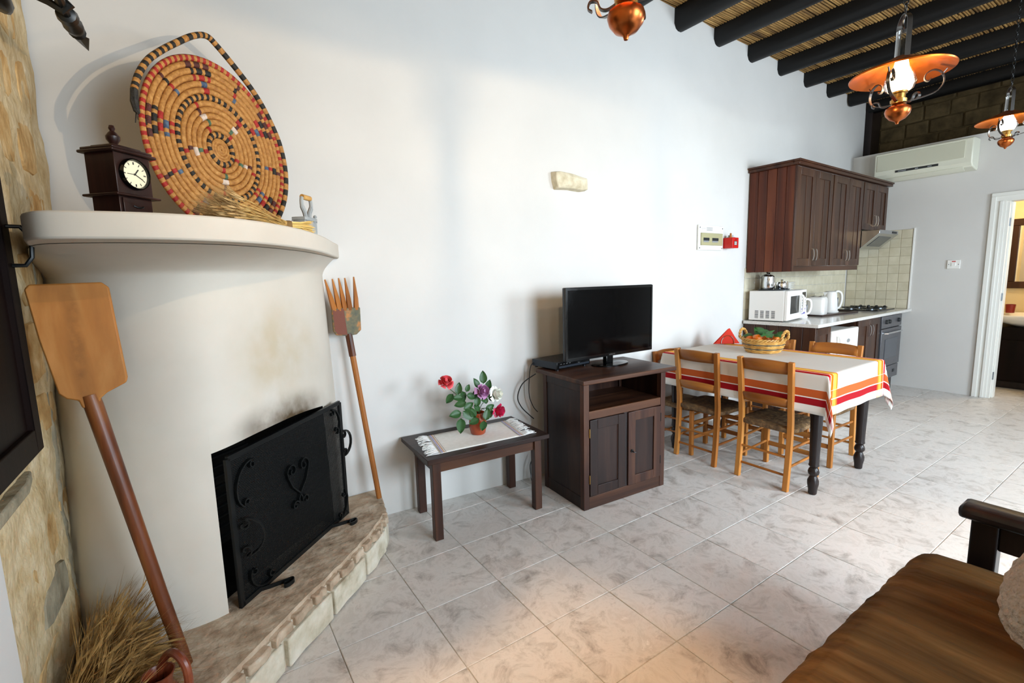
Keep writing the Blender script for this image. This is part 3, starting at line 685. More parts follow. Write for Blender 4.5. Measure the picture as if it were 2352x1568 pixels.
# woven tray
TH,PH=.55,.10
tc=Vector((.174,2.70,2.19)); tn=Vector((math.sin(TH)*math.cos(PH),-math.cos(TH)*math.cos(PH),math.sin(PH)))
tu=Vector((math.cos(TH),math.sin(TH),0)); tv=tu.cross(tn)*-1
if tv.z<0: tv=-tv
TX,TZ=.338,.412
bt=thing('woven_tray','large round coiled straw tray with red and black stitching','woven tray',(tc.x,tc.y,tc.z))
tmats=[M['straw'],M['straw_red'],M['straw_black'],M['straw_blue'],M['straw_green'],M['straw_maroon'],M['straw_pale']]
NR=15; rr=1/(2*NR+.0)
def ring(ri):
    r=(ri+.5)/NR; seg=max(20,int(150*r)); seg+=seg%2; q=6; vs=[];fs=[];mi=[]
    for i in range(seg):
        a=2*PI*i/seg; wob=1+.02*math.sin(a*seg/4+ri)
        for k in range(q):
            b=2*PI*k/q; ro=r+rr*1.08*math.cos(b)*wob; h=.013*math.sin(b)*wob
            vs.append(tu*(TX*ro*math.cos(a))+tv*(TZ*ro*math.sin(a))+tn*h)
    for i in range(seg):
        j=(i+1)%seg; af=(i+.5)/seg
        c=0
        if ri==14: c=1 if i%2 else 0
        elif ri in (2,8): c=2 if i%2 else 0
        else:
            def near(n,off,w): 
                x=((af*n+off)%1); x=min(x,1-x); return x/n*2*PI*r*TZ<w
            if 3<=ri<=7:
                if near(5,.30+ri*.006,.016 if ri in(4,5,6) else .009): c={3:1,4:4,5:6,6:5,7:1}[ri]
                if ri in (4,6) and c and i%2: c=0
            if 9<=ri<=13:
                if near(5,.62,.012+.06*(ri-8)/5): c={9:1,10:3,11:1,12:2,13:5}[ri] if i%3 else 0
                elif near(5,.12,.009): c={9:0,10:3,11:1,12:2,13:5}[ri]
        for k in range(q): fs.append((i*q+k,i*q+(k+1)%q,j*q+(k+1)%q,j*q+k)); mi.append(c)
    mb=MB(); mb.add(vs,fs); mb.mi=mi; return mb
for ri in range(2,NR): obj('coil',ring(ri),tmats,bt,ang=70)
mb=MB(); sp=[]
for k in range(90):
    a=2*PI*4*k/90; r=.125*k/90+.004; sp.append(tu*(TX*r*math.cos(a))+tv*(TZ*r*math.sin(a)))
mb.tube(sp,.008,6); mb.add([tn*-.006]+[tu*(TX*.13*math.cos(a))+tv*(TZ*.13*math.sin(a))+tn*-.004 for a in [2*PI*k/16 for k in range(16)]],[(0,1+k,1+(k+1)%16) for k in range(16)])
obj('centre_spiral',mb,M['straw'],bt)
def tp2(r,a,off=0): return tu*(TX*r*math.cos(a))+tv*(TZ*r*math.sin(a))+tn*off
hp=[tp2(1.07,R(a),.004) for a in (158,148,136,124)]+[tp2(1.10,R(112)),tp2(1.21,R(96)),tp2(1.27,R(87)),tp2(1.22,R(80)),tp2(1.12,R(66)),tp2(1.07,R(50))]+[tp2(1.045,R(a)) for a in (35,15,-5,-25,-45,-60,-75)]
hp=cat(hp,9); seg=[];mb=MB(); q=7
mb.tube(hp,.0135,q); mb.mi=[]
for i in range(len(hp)-1): mb.mi+=[(2 if (i//2)%2 else 0)]*q
mb.mi+=[0,0]
obj('handle',mb,tmats,bt,ang=70,label='braided black and straw handle')
mb=MB(); p0=tp2(1.07,R(158),.004); mb.tube([p0,p0+Vector((-.004,-.002,-.05)),p0+Vector((.0,-.002,-.085)),p0+Vector((.012,0,-.10)),p0+Vector((.028,0,-.135))],[.0135,.015,.012,.006,.005],7)
for k in range(6): mb.tube([p0+Vector((0,0,-.07)),p0+Vector((random.uniform(-.015,.03),random.uniform(-.01,.01),random.uniform(-.11,-.14)))],.0025,4)
obj('tassel',mb,M['straw_black'],bt,label='black yarn tassel')
# wheat bundle lying on the mantel
wb=thing('wheat_bundle','tied bundle of dry wheat lying on the mantel front','wheat bundle',(.36,2.20,1.775))
def tf(r):
    rad=r.random()**.5*.016; a=r.uniform(0,2*PI); b=Vector((0,rad*math.cos(a)+.004,.022+rad*math.sin(a)))
    k=r.uniform(.45,1); s_=r.gauss(0,.045); t=Vector((-.10-.15*k,-.09-.05*k+s_,max(.012,.015+r.uniform(0,.10)*(1.3-k)+.01)))
    return b,t,(0,r.uniform(-.02,.02),r.uniform(0,.012))
wheat(wb,170,None,tf,.0012,9,M['wheat'],M['wheat_ear'],.10,.0036,.05)
mb=MB(); rnd=random.Random(2)
for k in range(90):
    rad=rnd.random()**.5*.017; a=rnd.uniform(0,2*PI); y_,z_=rad*math.cos(a)+.004,.022+rad*math.sin(a)
    l=rnd.uniform(.08,.115); mb.tube([(-.01,y_,z_),(.05,y_*1.4+.024,max(.004,z_*1.05)),(l,y_*2.4+.06,max(.004,.02+(z_-.022)*1.9))],.0016,4)
obj('stem_ends',mb,M['wheat_stem'],wb,kind='stuff')
mb=MB(); mb.m=Matrix.Translation((0,.004,.022))@Matrix.Rotation(R(90),4,'Y'); mb.lathe([(.020,-.012),(.0215,-.006),(.0215,.006),(.020,.012)],14); obj('tie',mb,M['twine'],wb)
# charcoal flat iron
ir=thing('charcoal_iron','old grey charcoal iron with wooden grip at the mantel end','iron',(.505,2.55,1.775),R(48))
ip=[(-.075,-.032),(-.075,.032),(-.02,.036),(.03,.030),(.075,.004),(.08,0),(.075,-.004),(.03,-.030),(-.02,-.036)]
mb=MB(); mb.prism(ip,0,.082); obj('iron_body',mb,M['iron_grey'],ir,bev=.003)
mb=MB(); mb.prism([(x*1.05,y*1.08) for x,y in ip],.082,.098); 
for k in range(14):
    x=-.07+.0105*k; 
    for sg in (1,-1):
        yy=sg*(.0365 if x<0 else .0365*(1-max(0,x)/.085)); mb.add([(x-.004,yy*1.05,.084),(x+.004,yy*1.05,.084),(x,yy*1.06,.074)],[(0,1,2)])
obj('lid',mb,M['iron_grey'],ir,bev=.002)
mb=MB(); mb.lathe([(.007,.098),(.006,.108),(.01,.113),(.006,.12),(0,.122)],10,.07,0); obj('latch_knob',mb,M['iron_grey'],ir)
for sx in (-.028,.028):
    mb=MB(); mb.tube(cat([(sx*.5,0,.098),(sx*.75,0,.125),(sx*1.35,0,.15),(sx*1.45,0,.175),(sx*1.25,0,.195)],4),[.011]*9+[.009]*8,8); obj('handle_arm',mb,M['iron_grey'],ir)
mb=MB(); mb.cyl((-.034,0,.197),(.034,0,.197),.0125,12); obj('grip',mb,M['wicker'],ir,label='turned light wooden grip')
# ------------------------------------------------------------------ side table with runner, vase and roses
st=thing('side_table','low dark stained wooden side table against the white wall','side table',(1.03,2.455,0),R(-3.6))
tw,td,th=.85,.505,.525
mb=MB(); mb.bx(0,tw,0,td,th-.03,th); obj('tabletop',mb,M['wood_dark_x'],st,bev=.003)
for x,y in ((.04,.035),(tw-.095,.035),(.075,td-.085),(tw-.075,td-.085)):
    mb=MB(); mb.bx(x,x+.052,y,y+.052,0,th-.03); obj('leg',mb,M['wood_edge_z'],st,bev=.003)
for a,b in (((.09,.05,tw-.095,.072),0),((.10,td-.06,tw-.09,td-.038),0)):
    mb=MB(); mb.bx(a[0],a[2],a[1],a[3],th-.105,th-.03); obj('apron',mb,M['wood_edge'],st,bev=.002)
for x in (.055,tw-.08):
    mb=MB(); mb.bx(x,x+.022,.085,td-.08,th-.105,th-.03); obj('apron',mb,M['wood_dark'],st,bev=.002)
rn=thing('table_runner','natural linen runner with patterned bands and white fringe','runner',(1.03,2.455,th),R(-3.6))
x0,x1,y0,y1=.10,.705,.066,.42
def rnf(u,v): 
    x=x0+(x1-x0)*u; y=y0+(y1-y0)*v; return (x+.05*v,y,.0028+.0012*noise.noise(Vector((x*9,y*9,2))))
mb=MB(); mb.grid(rnf,30,14); o=obj('linen',mb,M['cloth_beige'],rn); so=o.modifiers.new('s','SOLIDIFY'); so.thickness=.0016
for bx0 in (x0+.01,x1-.045):
    mb=MB(); mb.grid(lambda u,v:(bx0+.035*u+.05*v,y0+.002+(y1-y0-.004)*v,.0042),2,20); obj('pattern_band',mb,M['cloth_beige'],rn)
    rnd=random.Random(5)
    for nme,mt,du in (('violet_thread','violet',.010),('brown_thread','wood_honey',.022)):
        mb=MB()
        for k in range(24):
            v=(k+.5)/24; xx=bx0+du+.05*v; yy=y0+(y1-y0)*v; mb.bx(xx-.004,xx+.004,yy-.003,yy+.003,.0045,.0056)
        obj(nme,mb,M[mt],rn,kind='stuff')
    mb=MB()
    for e in (.0,.033):
        for k in range(12): 
            v=k/12; v2=(k+1)/12; mb.add([(bx0+e+.05*v,y0+(y1-y0)*v,.0046),(bx0+e+.002+.05*v,y0+(y1-y0)*v,.0046),(bx0+e+.002+.05*v2,y0+(y1-y0)*v2,.0046),(bx0+e+.05*v2,y0+(y1-y0)*v2,.0046)],[(0,1,2,3)])
    obj('border_thread',mb,M['straw_maroon'],rn,kind='stuff')
rnd=random.Random(8)
for sx,xe in ((-1,x0),(1,x1)):
    mb=MB()
    for k in range(95):
        v=rnd.random(); yy=y0+(y1-y0)*v; xx=xe+.05*v; l=rnd.uniform(.05,.085)*sx
        mb.tube([(xx,yy,.003),(xx+l*.5,yy+rnd.uniform(-.008,.008),.004+rnd.uniform(0,.008)),(xx+l,yy+rnd.uniform(-.018,.018),.003+rnd.uniform(0,.004))],.0017,4)
    obj('fringe',mb,M['fringe'],rn,kind='stuff')
VX,VY,VZ=1.505,2.70,th+.0045
va=thing('flower_vase','glazed terracotta vase on the linen runner','vase',(VX,VY,VZ))
mb=MB(); mb.lathe([(.0,.0),(.044,.0),(.050,.006),(.057,.04),(.059,.075),(.055,.11),(.049,.135),(.050,.145),(.047,.146),(.045,.135),(.05,.10),(.05,.02),(0,.015)],32); obj('vase_body',mb,M['terracotta'],va)
def leafmesh():
    mb=MB()
    def fn(u,v):
        t=v; w=.021*math.sin(PI*min(1,t**.8))**.75*(1-.1*t); s_=(u-.5)*2
        return (s_*w,t*.066,.006*abs(s_)**1.5-.010*t*t)
    mb.grid(fn,4,7); return mb
LEAF=None
def leaf(par,pos,dirv,nrm,sc):
    global LEAF
    d=Vector(dirv).normalized(); n=Vector(nrm); n=(n-d*n.dot(d)).normalized(); x=d.cross(n)
    m=Matrix(((x.x,d.x,n.x),(x.y,d.y,n.y),(x.z,d.z,n.z))).to_4x4()
    if LEAF is None: o=obj('leaf',leafmesh(),M['leaf'],par); LEAF=o
    else: o=LEAF.copy(); link(o,par)
    o.location=Vector(pos); o.rotation_euler=m.to_euler(); o.scale=(sc,)*3
def rose(name,label,pos,facing,mat,r,leaves,seed,mid=(0,0,0)):
    rn_=random.Random(seed); base=Vector((VX+rn_.uniform(-.015,.015),VY+rn_.uniform(-.015,.015),VZ+.03))
    t=thing(name,label,'rose',tuple(base),group=None)
    P=Vector(pos)-base; F=Vector(facing).normalized()
    nk=Vector((-base.x+VX,-base.y+VY,.125)); nk=Vector((P.x*.12,P.y*.1,.12))
    mb=MB(); path=cat([(0,0,0),nk,nk.lerp(P-F*r*1.1,.55)+Vector((0,0,.015)),P-F*r*1.1,P-F*r*.5],5); mb.tube(path,.0024,6); obj('stem',mb,M['stem'],t)
    z=F; x=z.orthogonal().normalized(); y=z.cross(x)
    mb=MB()
    for layer,(n,rad,op0,hh) in enumerate(((3,.34,.06,1.0),(4,.52,.16,1.0),(5,.74,.36,.92),(6,.92,.8,.68))):
        for k in range(n):
            a0=2*PI*k/n+layer*.7+rn_.uniform(-.2,.2); wd=2*PI/n*(.72,.7,.6,.5)[layer]; op=op0*rn_.uniform(.6,1.25)
            def fn(u,v):
                a=a0+(u-.5)*2*wd*(.55+.45*math.sin(PI*min(v,.8)))
                rr_=r*rad*(.12+.88*math.sin(PI/2*min(1,v*1.15)))+r*op*.35*v**3
                h=r*(-.75+1.6*hh*v-op*.75*v**3)-.12*r*abs(u-.5)**2*4*v
                return x*(rr_*math.cos(a))+y*(rr_*math.sin(a))+z*h+P
            mb.grid(fn,5,5)
    mb.blob(P+z*r*.15,r*.3,r*.3,r*.55,10,6,.2)
    obj('bloom',mb,M['rose_'+mat],t)
    mb=MB()
    for k in range(5):
        a=2*PI*k/5; d=x*math.cos(a)+y*math.sin(a); c=P-z*r*.7
        mb.add([c+d.cross(z)*.004,c-d.cross(z)*.004,c+d*r*.75-z*r*.25],[(0,1,2)])
    obj('sepals',mb,M['stem'],t)
    for lx,lz,ly,dx,dz,sc in leaves:
        p=Vector((lx,2.68+ly,lz))-base; dd=Vector((dx,rn_.uniform(-.3,.3),dz)); dd.normalize()
        st0=p-dd*.033*sc
        leaf(t,st0,dd,(rn_.uniform(-.35,.35)-.3,-1,rn_.uniform(0,.5)),sc*1.22)
        # short stalk to the stem
        q=min(path,key=lambda w:(w-st0).length+ (0 if w.z<st0.z+.01 else .05))
        m2=MB(); m2.tube([q,q.lerp(st0,.5)+Vector((0,0,.006)),st0],.0011,4); obj('leaf_stalk',m2,M['stem'],t)
rose('rose','coral pink rose leaning left out of the terracotta vase',(1.268,2.66,.922),(-.15,-.75,.6),'coral',.043,
  [(1.361,.855,0,.2,.9,1.0),(1.30,.81,0,-.5,-.7,.95),(1.35,.806,-.02,-.9,.1,.9),(1.401,.802,.02,.1,-1,1.0),(1.443,.80,-.01,.8,-.3,.95),(1.431,.848,.01,.6,.8,.7)],1)
rose('rose','pale mauve rose in the middle of the vase',(1.519,2.64,.826),(.1,-.9,.25),'mauve',.045,
  [(1.508,.867,.02,-.3,.8,.9),(1.558,.898,.02,.1,1,1.1),(1.486,.81,-.0,-.2,-.8,.8),(1.484,.758,-.02,.3,.8,.95),(1.478,.72,-.02,.4,-.4,.85),(1.441,.645,-.06,-.7,-.3,.9),(1.493,.613,-.075,-.1,-1,1.0),(1.53,.765,-.02,.9,.1,.7)],2)
rose('rose','white rose with many petals on the right of the vase',(1.637,2.66,.785),(.45,-.85,.15),'white',.046,
  [(1.60,.836,.03,.2,.9,1.0),(1.603,.765,.0,.6,-.7,.9),(1.561,.706,-.04,.8,.3,.95),(1.529,.668,-.06,.3,.8,1.05),(1.579,.667,-.03,.1,-.9,.8),(1.56,.75,0,0,1,.7)],3)
rose('rose','magenta rose hanging low over the right rim of the vase',(1.638,2.64,.672),(.5,-.8,-.2),'magenta',.046,
  [(1.366,.765,-.02,-.9,-.2,1.0),(1.407,.741,-.03,.7,.3,1.0),(1.322,.706,-.03,-1,0,1.1),(1.405,.69,-.04,.5,-.4,1.3),(1.342,.638,-.05,-.1,-.9,1.25),(1.44,.69,-.04,-.3,.8,1.0)],4)
# ------------------------------------------------------------------ tv cabinet
tvc=thing('tv_cabinet','dark wooden cabinet with open shelf and two panelled doors','cabinet',(2.035,2.238,0),R(-3.8))
cw,cd,ch=.75,.47,.895
for x in (0,cw-.045):
    for y in (0,cd-.04):
        mb=MB(); mb.bx(x,x+.045,y,y+.04,0,ch-.03); obj('post',mb,M['wood_edge_z'],tvc,bev=.002)
for x in (.006,cw-.024):
    mb=MB(); mb.bx(x,x+.018,.03,cd-.03,.06,ch-.03); obj('side_panel',mb,M['wood_dark'],tvc)
    for z0,z1 in ((0,.085),(ch-.09,ch-.03)):
        mb=MB(); mb.bx(x-.003,x+.021,.04,cd-.04,z0,z1); obj('side_rail',mb,M['wood_dark'],tvc,bev=.002)
mb=MB(); mb.bx(.02,cw-.02,cd-.02,cd-.008,.05,ch-.03); obj('back_panel',mb,M['wood_dark'],tvc)
mb=MB(); mb.bx(-.03,cw+.075,-.035,cd+.05,ch-.03,ch); obj('cabinet_top',mb,M['wood_edge'],tvc,bev=.005)
mb=MB(); mb.bx(.045,cw-.045,.002,.03,0,.085); obj('bottom_rail',mb,M['wood_edge'],tvc,bev=.002)
mb=MB(); mb.bx(.045,cw-.045,.002,.03,.62,.675); obj('middle_rail',mb,M['wood_edge'],tvc,bev=.002)
mb=MB(); mb.bx(.03,cw-.03,.02,cd-.02,.655,.675); obj('shelf',mb,M['wood_edge'],tvc)
def pdoor(par,name,x0,x1,z0,z1,y,mfr,mp,rail=.07,handle=None,thick=.02,rot=0,hinge=0):
    d=bpy.data.objects.new(name,None); 
    mb=MB(); w=x1-x0
    mb.bx(0,rail,0,thick,0,z1-z0); mb.bx(w-rail,w,0,thick,0,z1-z0); mb.bx(rail,w-rail,0,thick,0,rail); mb.bx(rail,w-rail,0,thick,z1-z0-rail,z1-z0)
    o=obj(name,mb,mfr,par,bev=.0025,loc=(x0,y,z0))
    if rot: o.rotation_euler=(0,0,rot)
    mb=MB(); mb.bx(rail-.004,w-rail+.004,.008,thick-.002,rail-.004,z1-z0-rail+.004); obj('panel',mb,mp,o)
    return o
d=pdoor(tvc,'door',.05,.36,.09,.615,-.004,M['wood_dark'],M['wood_dark'],.065)
mb=MB(); mb.bx(.24,.248,.006,.009,.07,.455); obj('panel_groove',mb,M['wood_edge_z'],d)
d=pdoor(tvc,'door',.388,.70,.085,.615,-.006,M['wood_edge_z'],M['wood_dark'],.065)
mb=MB(); mb.cyl((.032,-.006,.25),(.032,.0,.25),.012,10); mb.tube([(.032,-.006,.25),(.032,-.022,.246),(.045,-.026,.243)],.004,6); obj('key',mb,M['iron'],d)
mb=MB(); mb.bx(.352,.392,.005,.024,.085,.62); obj('door_gap',mb,M['wood_black'],tvc)
for x,z in ((.046,.18),(.046,.50),(.704,.18),(.704,.50)):
    mb=MB(); mb.cyl((x,-.004,z),(x,-.004,z+.06),.004,6); obj('hinge',mb,M['brass'] if x<.1 else M['iron'],tvc)
# dvd player
dv=thing('dvd_player','flat black media player on the cabinet top left of the television','media player',(2.078,2.565,ch),R(5))
mb=MB(); mb.bx(0,.34,0,.26,.012,.062); obj('body',mb,M['dvd_side'],dv,bev=.002)
mb=MB(); mb.bx(.0,.34,-.006,.0,.012,.06); obj('front_panel',mb,M['black_gloss'],dv,bev=.002)
mb=MB(); mb.bx(.02,.33,-.0075,-.006,.02,.034); obj('tray_slot',mb,M['dvd_side'],dv)
for k in range(4):
    mb=MB(); mb.bx(.03+.03*k,.045+.03*k,-.008,-.006,.045,.05); obj('button',mb,M['steel'],dv)
for x in (.02,.30):
    for y in (.015,.235):
        mb=MB(); mb.lathe([(.012,0),(.013,.012)],12,x,y); obj('foot',mb,M['black_plastic'],dv)
# television
tv=thing('television','flat screen television on a round stand on the dark cabinet','television',(2.555,2.52,ch),0)
mb=MB(); mb.bx(-.432,.470,0,.03,.062,.585); obj('housing',mb,M['black_plastic'],tv,bev=.006)
mb=MB(); mb.bx(-.20,.24,.03,.06,.12,.44); obj('back_cover',mb,M['black_plastic'],tv,bev=.015)
mb=MB(); mb.bx(-.428,.466,-.006,0,.066,.581)
mb=MB()
for a,b,c,d_ in ((-.428,-.412,.066,.581),(.45,.466,.066,.581),(-.412,.45,.565,.581),(-.412,.45,.066,.09)): mb.bx(a,b,-.006,0,c,d_)
obj('bezel',mb,M['black_gloss'],tv)
mb=MB(); mb.bx(-.412,.45,-.003,0,.09,.565); obj('screen',mb,M['screen'],tv)
def letters(text,size,parent,loc,rot,mat,ext=.0004,name='lettering',align='CENTER'):
    cu=bpy.data.curves.new('text_outline','FONT'); cu.body=text; cu.size=size; cu.align_x=align; cu.extrude=ext
    t=bpy.data.objects.new('text_tmp',cu); C.objects.link(t)
    me=bpy.data.meshes.new_from_object(t.evaluated_get(bpy.context.evaluated_depsgraph_get())); bpy.data.objects.remove(t); bpy.data.curves.remove(cu)
    o=bpy.data.objects.new(name,me); me.materials.clear(); me.materials.append(mat); link(o,parent); o.location=loc; o.rotation_euler=rot; return o
letters('SAMSUNG',.014,tv,(.019,-.0066,.072),(R(90),0,0),M['steel'])
mb=MB(); mb.tube([(0,.018,.01),(0,.018,.07)],1,sec=[(-.02,-.036),(.02,-.036),(.02,.036),(-.02,.036)],upv=(0,1,0)); obj('stand_neck',mb,M['black_gloss'],tv,bev=.005)
mb=MB()
pr_=[(.0,0),(.99,0),(1,.2),(1,.7),(.97,1),(0,1)]
vs=[];n=40
for r_,h in pr_:
    for k in range(n): vs.append((.165*r_*math.cos(2*PI*k/n)+.01,.105*r_*math.sin(2*PI*k/n)+.01,.011*h))
mb.add(vs,[(j*n+i,j*n+(i+1)%n,(j+1)*n+(i+1)%n,(j+1)*n+i) for j in range(len(pr_)-1) for i in range(n)]); obj('stand_base',mb,M['black_gloss'],tv)
# cables hanging behind
cb=thing('power_cable','black cable looping down beside the dark cabinet','cable',(2.02,2.78,0))
mb=MB(); mb.tube(cat([(.075,-.01,.905),(.045,.02,.93),(.015,.04,.89),(.005,.05,.70),(.03,.04,.60),(.06,.02,.55)],6),.0035,6); obj('lead',mb,M['black_plastic'],cb)
mb=MB(); mb.tube(cat([(.02,-.02,.855),(-.05,.05,.78),(-.085,.07,.68),(-.06,.06,.60),(.0,.04,.53),(.03,.03,.50)],6),.0042,6); obj('lead',mb,M['black_plastic'],cb)
mb=MB(); mb.tube(cat([(.02,.02,.22),(-.01,.03,.15),(-.015,.02,.08),(-.02,.0,.03),(-.005,-.01,.01),(.01,.0,.06),(.005,.02,.11)],6),.004,6); obj('lead',mb,M['black_plastic'],cb)
# ------------------------------------------------------------------ dining table with cloth
DX0,DX1,DY0,DY1,DZ=3.42,4.30,1.40,2.70,.868
dt=thing('dining_table','dining table with black brown turned legs under the striped cloth','table',((DX0+DX1)/2,(DY0+DY1)/2,0))
hx,hy=(DX1-DX0)/2,(DY1-DY0)/2
mb=MB(); mb.bx(-hx,hx,-hy,hy,DZ-.03,DZ); obj('tabletop',mb,M['wood_black'],dt,bev=.004)
prof=[(.022,0),(.027,.008),(.029,.04),(.036,.075),(.036,.10),(.026,.125),(.022,.135),(.034,.15),(.036,.165),(.030,.185),(.023,.195),(.034,.21),(.031,.225),(.032,.30),(.038,.55),(.041,.70),(.036,.72),(.041,.74)]
for sx in (-1,1):
    for sy in (-1,1):
        mb=MB(); mb.lathe(prof,20,sx*(hx-.065),sy*(hy-.075)); mb.bx(sx*(hx-.065)-.04,sx*(hx-.065)+.04,sy*(hy-.075)-.04,sy*(hy-.075)+.04,.74,DZ-.03)
        obj('leg',mb,M['wood_black'],dt)
for sy in (-1,1):
    mb=MB(); mb.bx(-hx+.1,hx-.1,sy*(hy-.075)-.012,sy*(hy-.075)+.012,.745,DZ-.03); obj('apron',mb,M['wood_black'],dt)
for sx in (-1,1):
    mb=MB(); mb.bx(sx*(hx-.065)-.012,sx*(hx-.065)+.012,-hy+.11,hy-.11,.745,DZ-.03); obj('apron',mb,M['wood_black'],dt)
def cloth_mat():
    m,nt,b=nm('striped_cloth'); Lk=nt.links
    uv=nt.nodes.new('ShaderNodeUVMap'); uv.uv_map='uv'; sp=nt.nodes.new('ShaderNodeSeparateXYZ'); Lk.new(uv.outputs[0],sp.inputs[0])
    def ramp(stops,sock):
        r=nt.nodes.new('ShaderNodeValToRGB'); r.color_ramp.interpolation='CONSTANT'; e=r.color_ramp.elements
        while len(e)<len(stops): e.new(.5)
        for q,(p,c) in zip(e,stops): q.position=p; q.color=c
        Lk.new(sock,r.inputs[0]); return r
    T=lambda h,a: hexc(h)[:3]+(a,)
    base='#dcd5cb'
    # u: metres from the long hem (0 = hem), stripes run along the table
    lw=[(0,T('#efece6',1)),(.055,T('#a0161f',1)),(.105,T('#f0ece6',1)),(.111,T('#c05c2c',1)),(.165,T('#f0ece6',1)),(.171,T(base,0)),
        (.270,T('#b3101a',1)),(.308,T('#f4efe6',1)),(.314,T('#e86a08',1)),(.350,T('#f6e0a0',1)),(.355,T('#eec04a',1)),(.392,T('#e87c1c',1)),(.412,T(base,0))]
    u=ramp(lw,sp.outputs[0]); v=ramp(lw[:6],sp.outputs[1])
    mx=nt.nodes.new('ShaderNodeMix'); mx.data_type='RGBA'; mx.inputs[6].default_value=hexc(base)
    Lk.new(v.outputs[1],mx.inputs[0]); Lk.new(v.outputs[0],mx.inputs[7])
    m2=nt.nodes.new('ShaderNodeMix'); m2.data_type='RGBA'; Lk.new(u.outputs[1],m2.inputs[0]); Lk.new(mx.outputs[2],m2.inputs[6]); Lk.new(u.outputs[0],m2.inputs[7])
    # where both cross, mix them like a weave
    mm=nt.nodes.new('ShaderNodeMath'); mm.operation='MULTIPLY'; Lk.new(u.outputs[1],mm.inputs[0]); Lk.new(v.outputs[1],mm.inputs[1])
    m4=nt.nodes.new('ShaderNodeMath'); m4.operation='MULTIPLY'; m4.inputs[1].default_value=.4; Lk.new(mm.outputs[0],m4.inputs[0])
    m3=nt.nodes.new('ShaderNodeMix'); m3.data_type='RGBA'; Lk.new(m4.outputs[0],m3.inputs[0]); Lk.new(m2.outputs[2],m3.inputs[6]); Lk.new(v.outputs[0],m3.inputs[7])
    Lk.new(m3.outputs[2],b.inputs['Base Color']); b.inputs['Roughness'].default_value=.85; b.inputs['Specular IOR Level'].default_value=.15
    n=nt.nodes.new('ShaderNodeTexNoise'); n.inputs['Scale'].default_value=7; tc=nt.nodes.new('ShaderNodeTexCoord'); Lk.new(tc.outputs['Object'],n.inputs['Vector'])
    bp=nt.nodes.new('ShaderNodeBump'); bp.inputs['Strength'].default_value=.25; bp.inputs['Distance'].default_value=.012; Lk.new(n.outputs[0],bp.inputs['Height']); Lk.new(bp.outputs[0],b.inputs['Normal'])
    return m
M['cloth']=cloth_mat()
drop=.29; cx_,cy_=hx+.012,hy+.012
def cl(px_,py_):
    dx=max(0,abs(px_)-cx_)*(1 if px_>0 else -1); dy=max(0,abs(py_)-cy_)*(1 if py_>0 else -1)
    x=max(-cx_,min(cx_,px_)); y=max(-cy_,min(cy_,py_)); r=math.hypot(dx,dy)
    z=DZ+.004
    if r<1e-6: 
        return (x,y,z+.0015*noise.noise(Vector((x*4,y*4,1))))
    dirx,diry=dx/r,dy/r
    bend=.02; 
    h=max(0,r-bend)
    out=.004+.012*h+ (.007*noise.noise(Vector((px_*3.2,py_*3.2,5))))*min(1,h/.15)
    if abs(dx)<1e-6 or abs(dy)<1e-6:
        t=(px_ if abs(dy)>0 else py_)
        out+=.004*math.sin(t*17+1)*min(1,h/.25)
    else:
        a=math.atan2(abs(dy),abs(dx)); fold=math.sin(2*a); out+=.055*h/.3*fold+.02*math.cos(6*a)*h/.4*fold
    zz=z-(r-.006 if r>bend else r*r/(2*bend)*.7)
    if r>bend: zz=z-.007-(r-bend)
    if r<=bend: out*=r/bend
    return (x+dirx*out,y+diry*out,zz)
tcl=MB(); NU,NV=64,84
def ax_(n,half):
    # denser samples at the overhang
    tot=half+drop; return [-tot+2*tot*i/n for i in range(n+1)]
us,vs_=ax_(NU,cx_),ax_(NV,cy_)
tcl.add([cl(a,b) for b in vs_ for a in us],[(j*(NU+1)+i,j*(NU+1)+i+1,(j+1)*(NU+1)+i+1,(j+1)*(NU+1)+i) for j in range(NV) for i in range(NU)])
me=bpy.data.meshes.new('tablecloth'); me.from_pydata([tuple(v) for v in tcl.v],[],tcl.f); me.materials.append(M['cloth'])
ul=me.uv_layers.new(name='uv'); tu_=cx_+drop; tv_=cy_+drop
uvc=[(tu_-abs(a),tv_-abs(b)) for b in vs_ for a in us]
for lp in me.loops: ul.data[lp.index].uv=uvc[lp.vertex_index]
for p in me.polygons: p.use_smooth=True
tcob=bpy.data.objects.new('tablecloth',me); link(tcob); tcob.location=((DX0+DX1)/2,(DY0+DY1)/2,0)
so=tcob.modifiers.new('s','SOLIDIFY'); so.thickness=.0015; so.offset=1
tag(tcob,'white cloth with red orange and yellow stripes draped over the dining table','tablecloth')
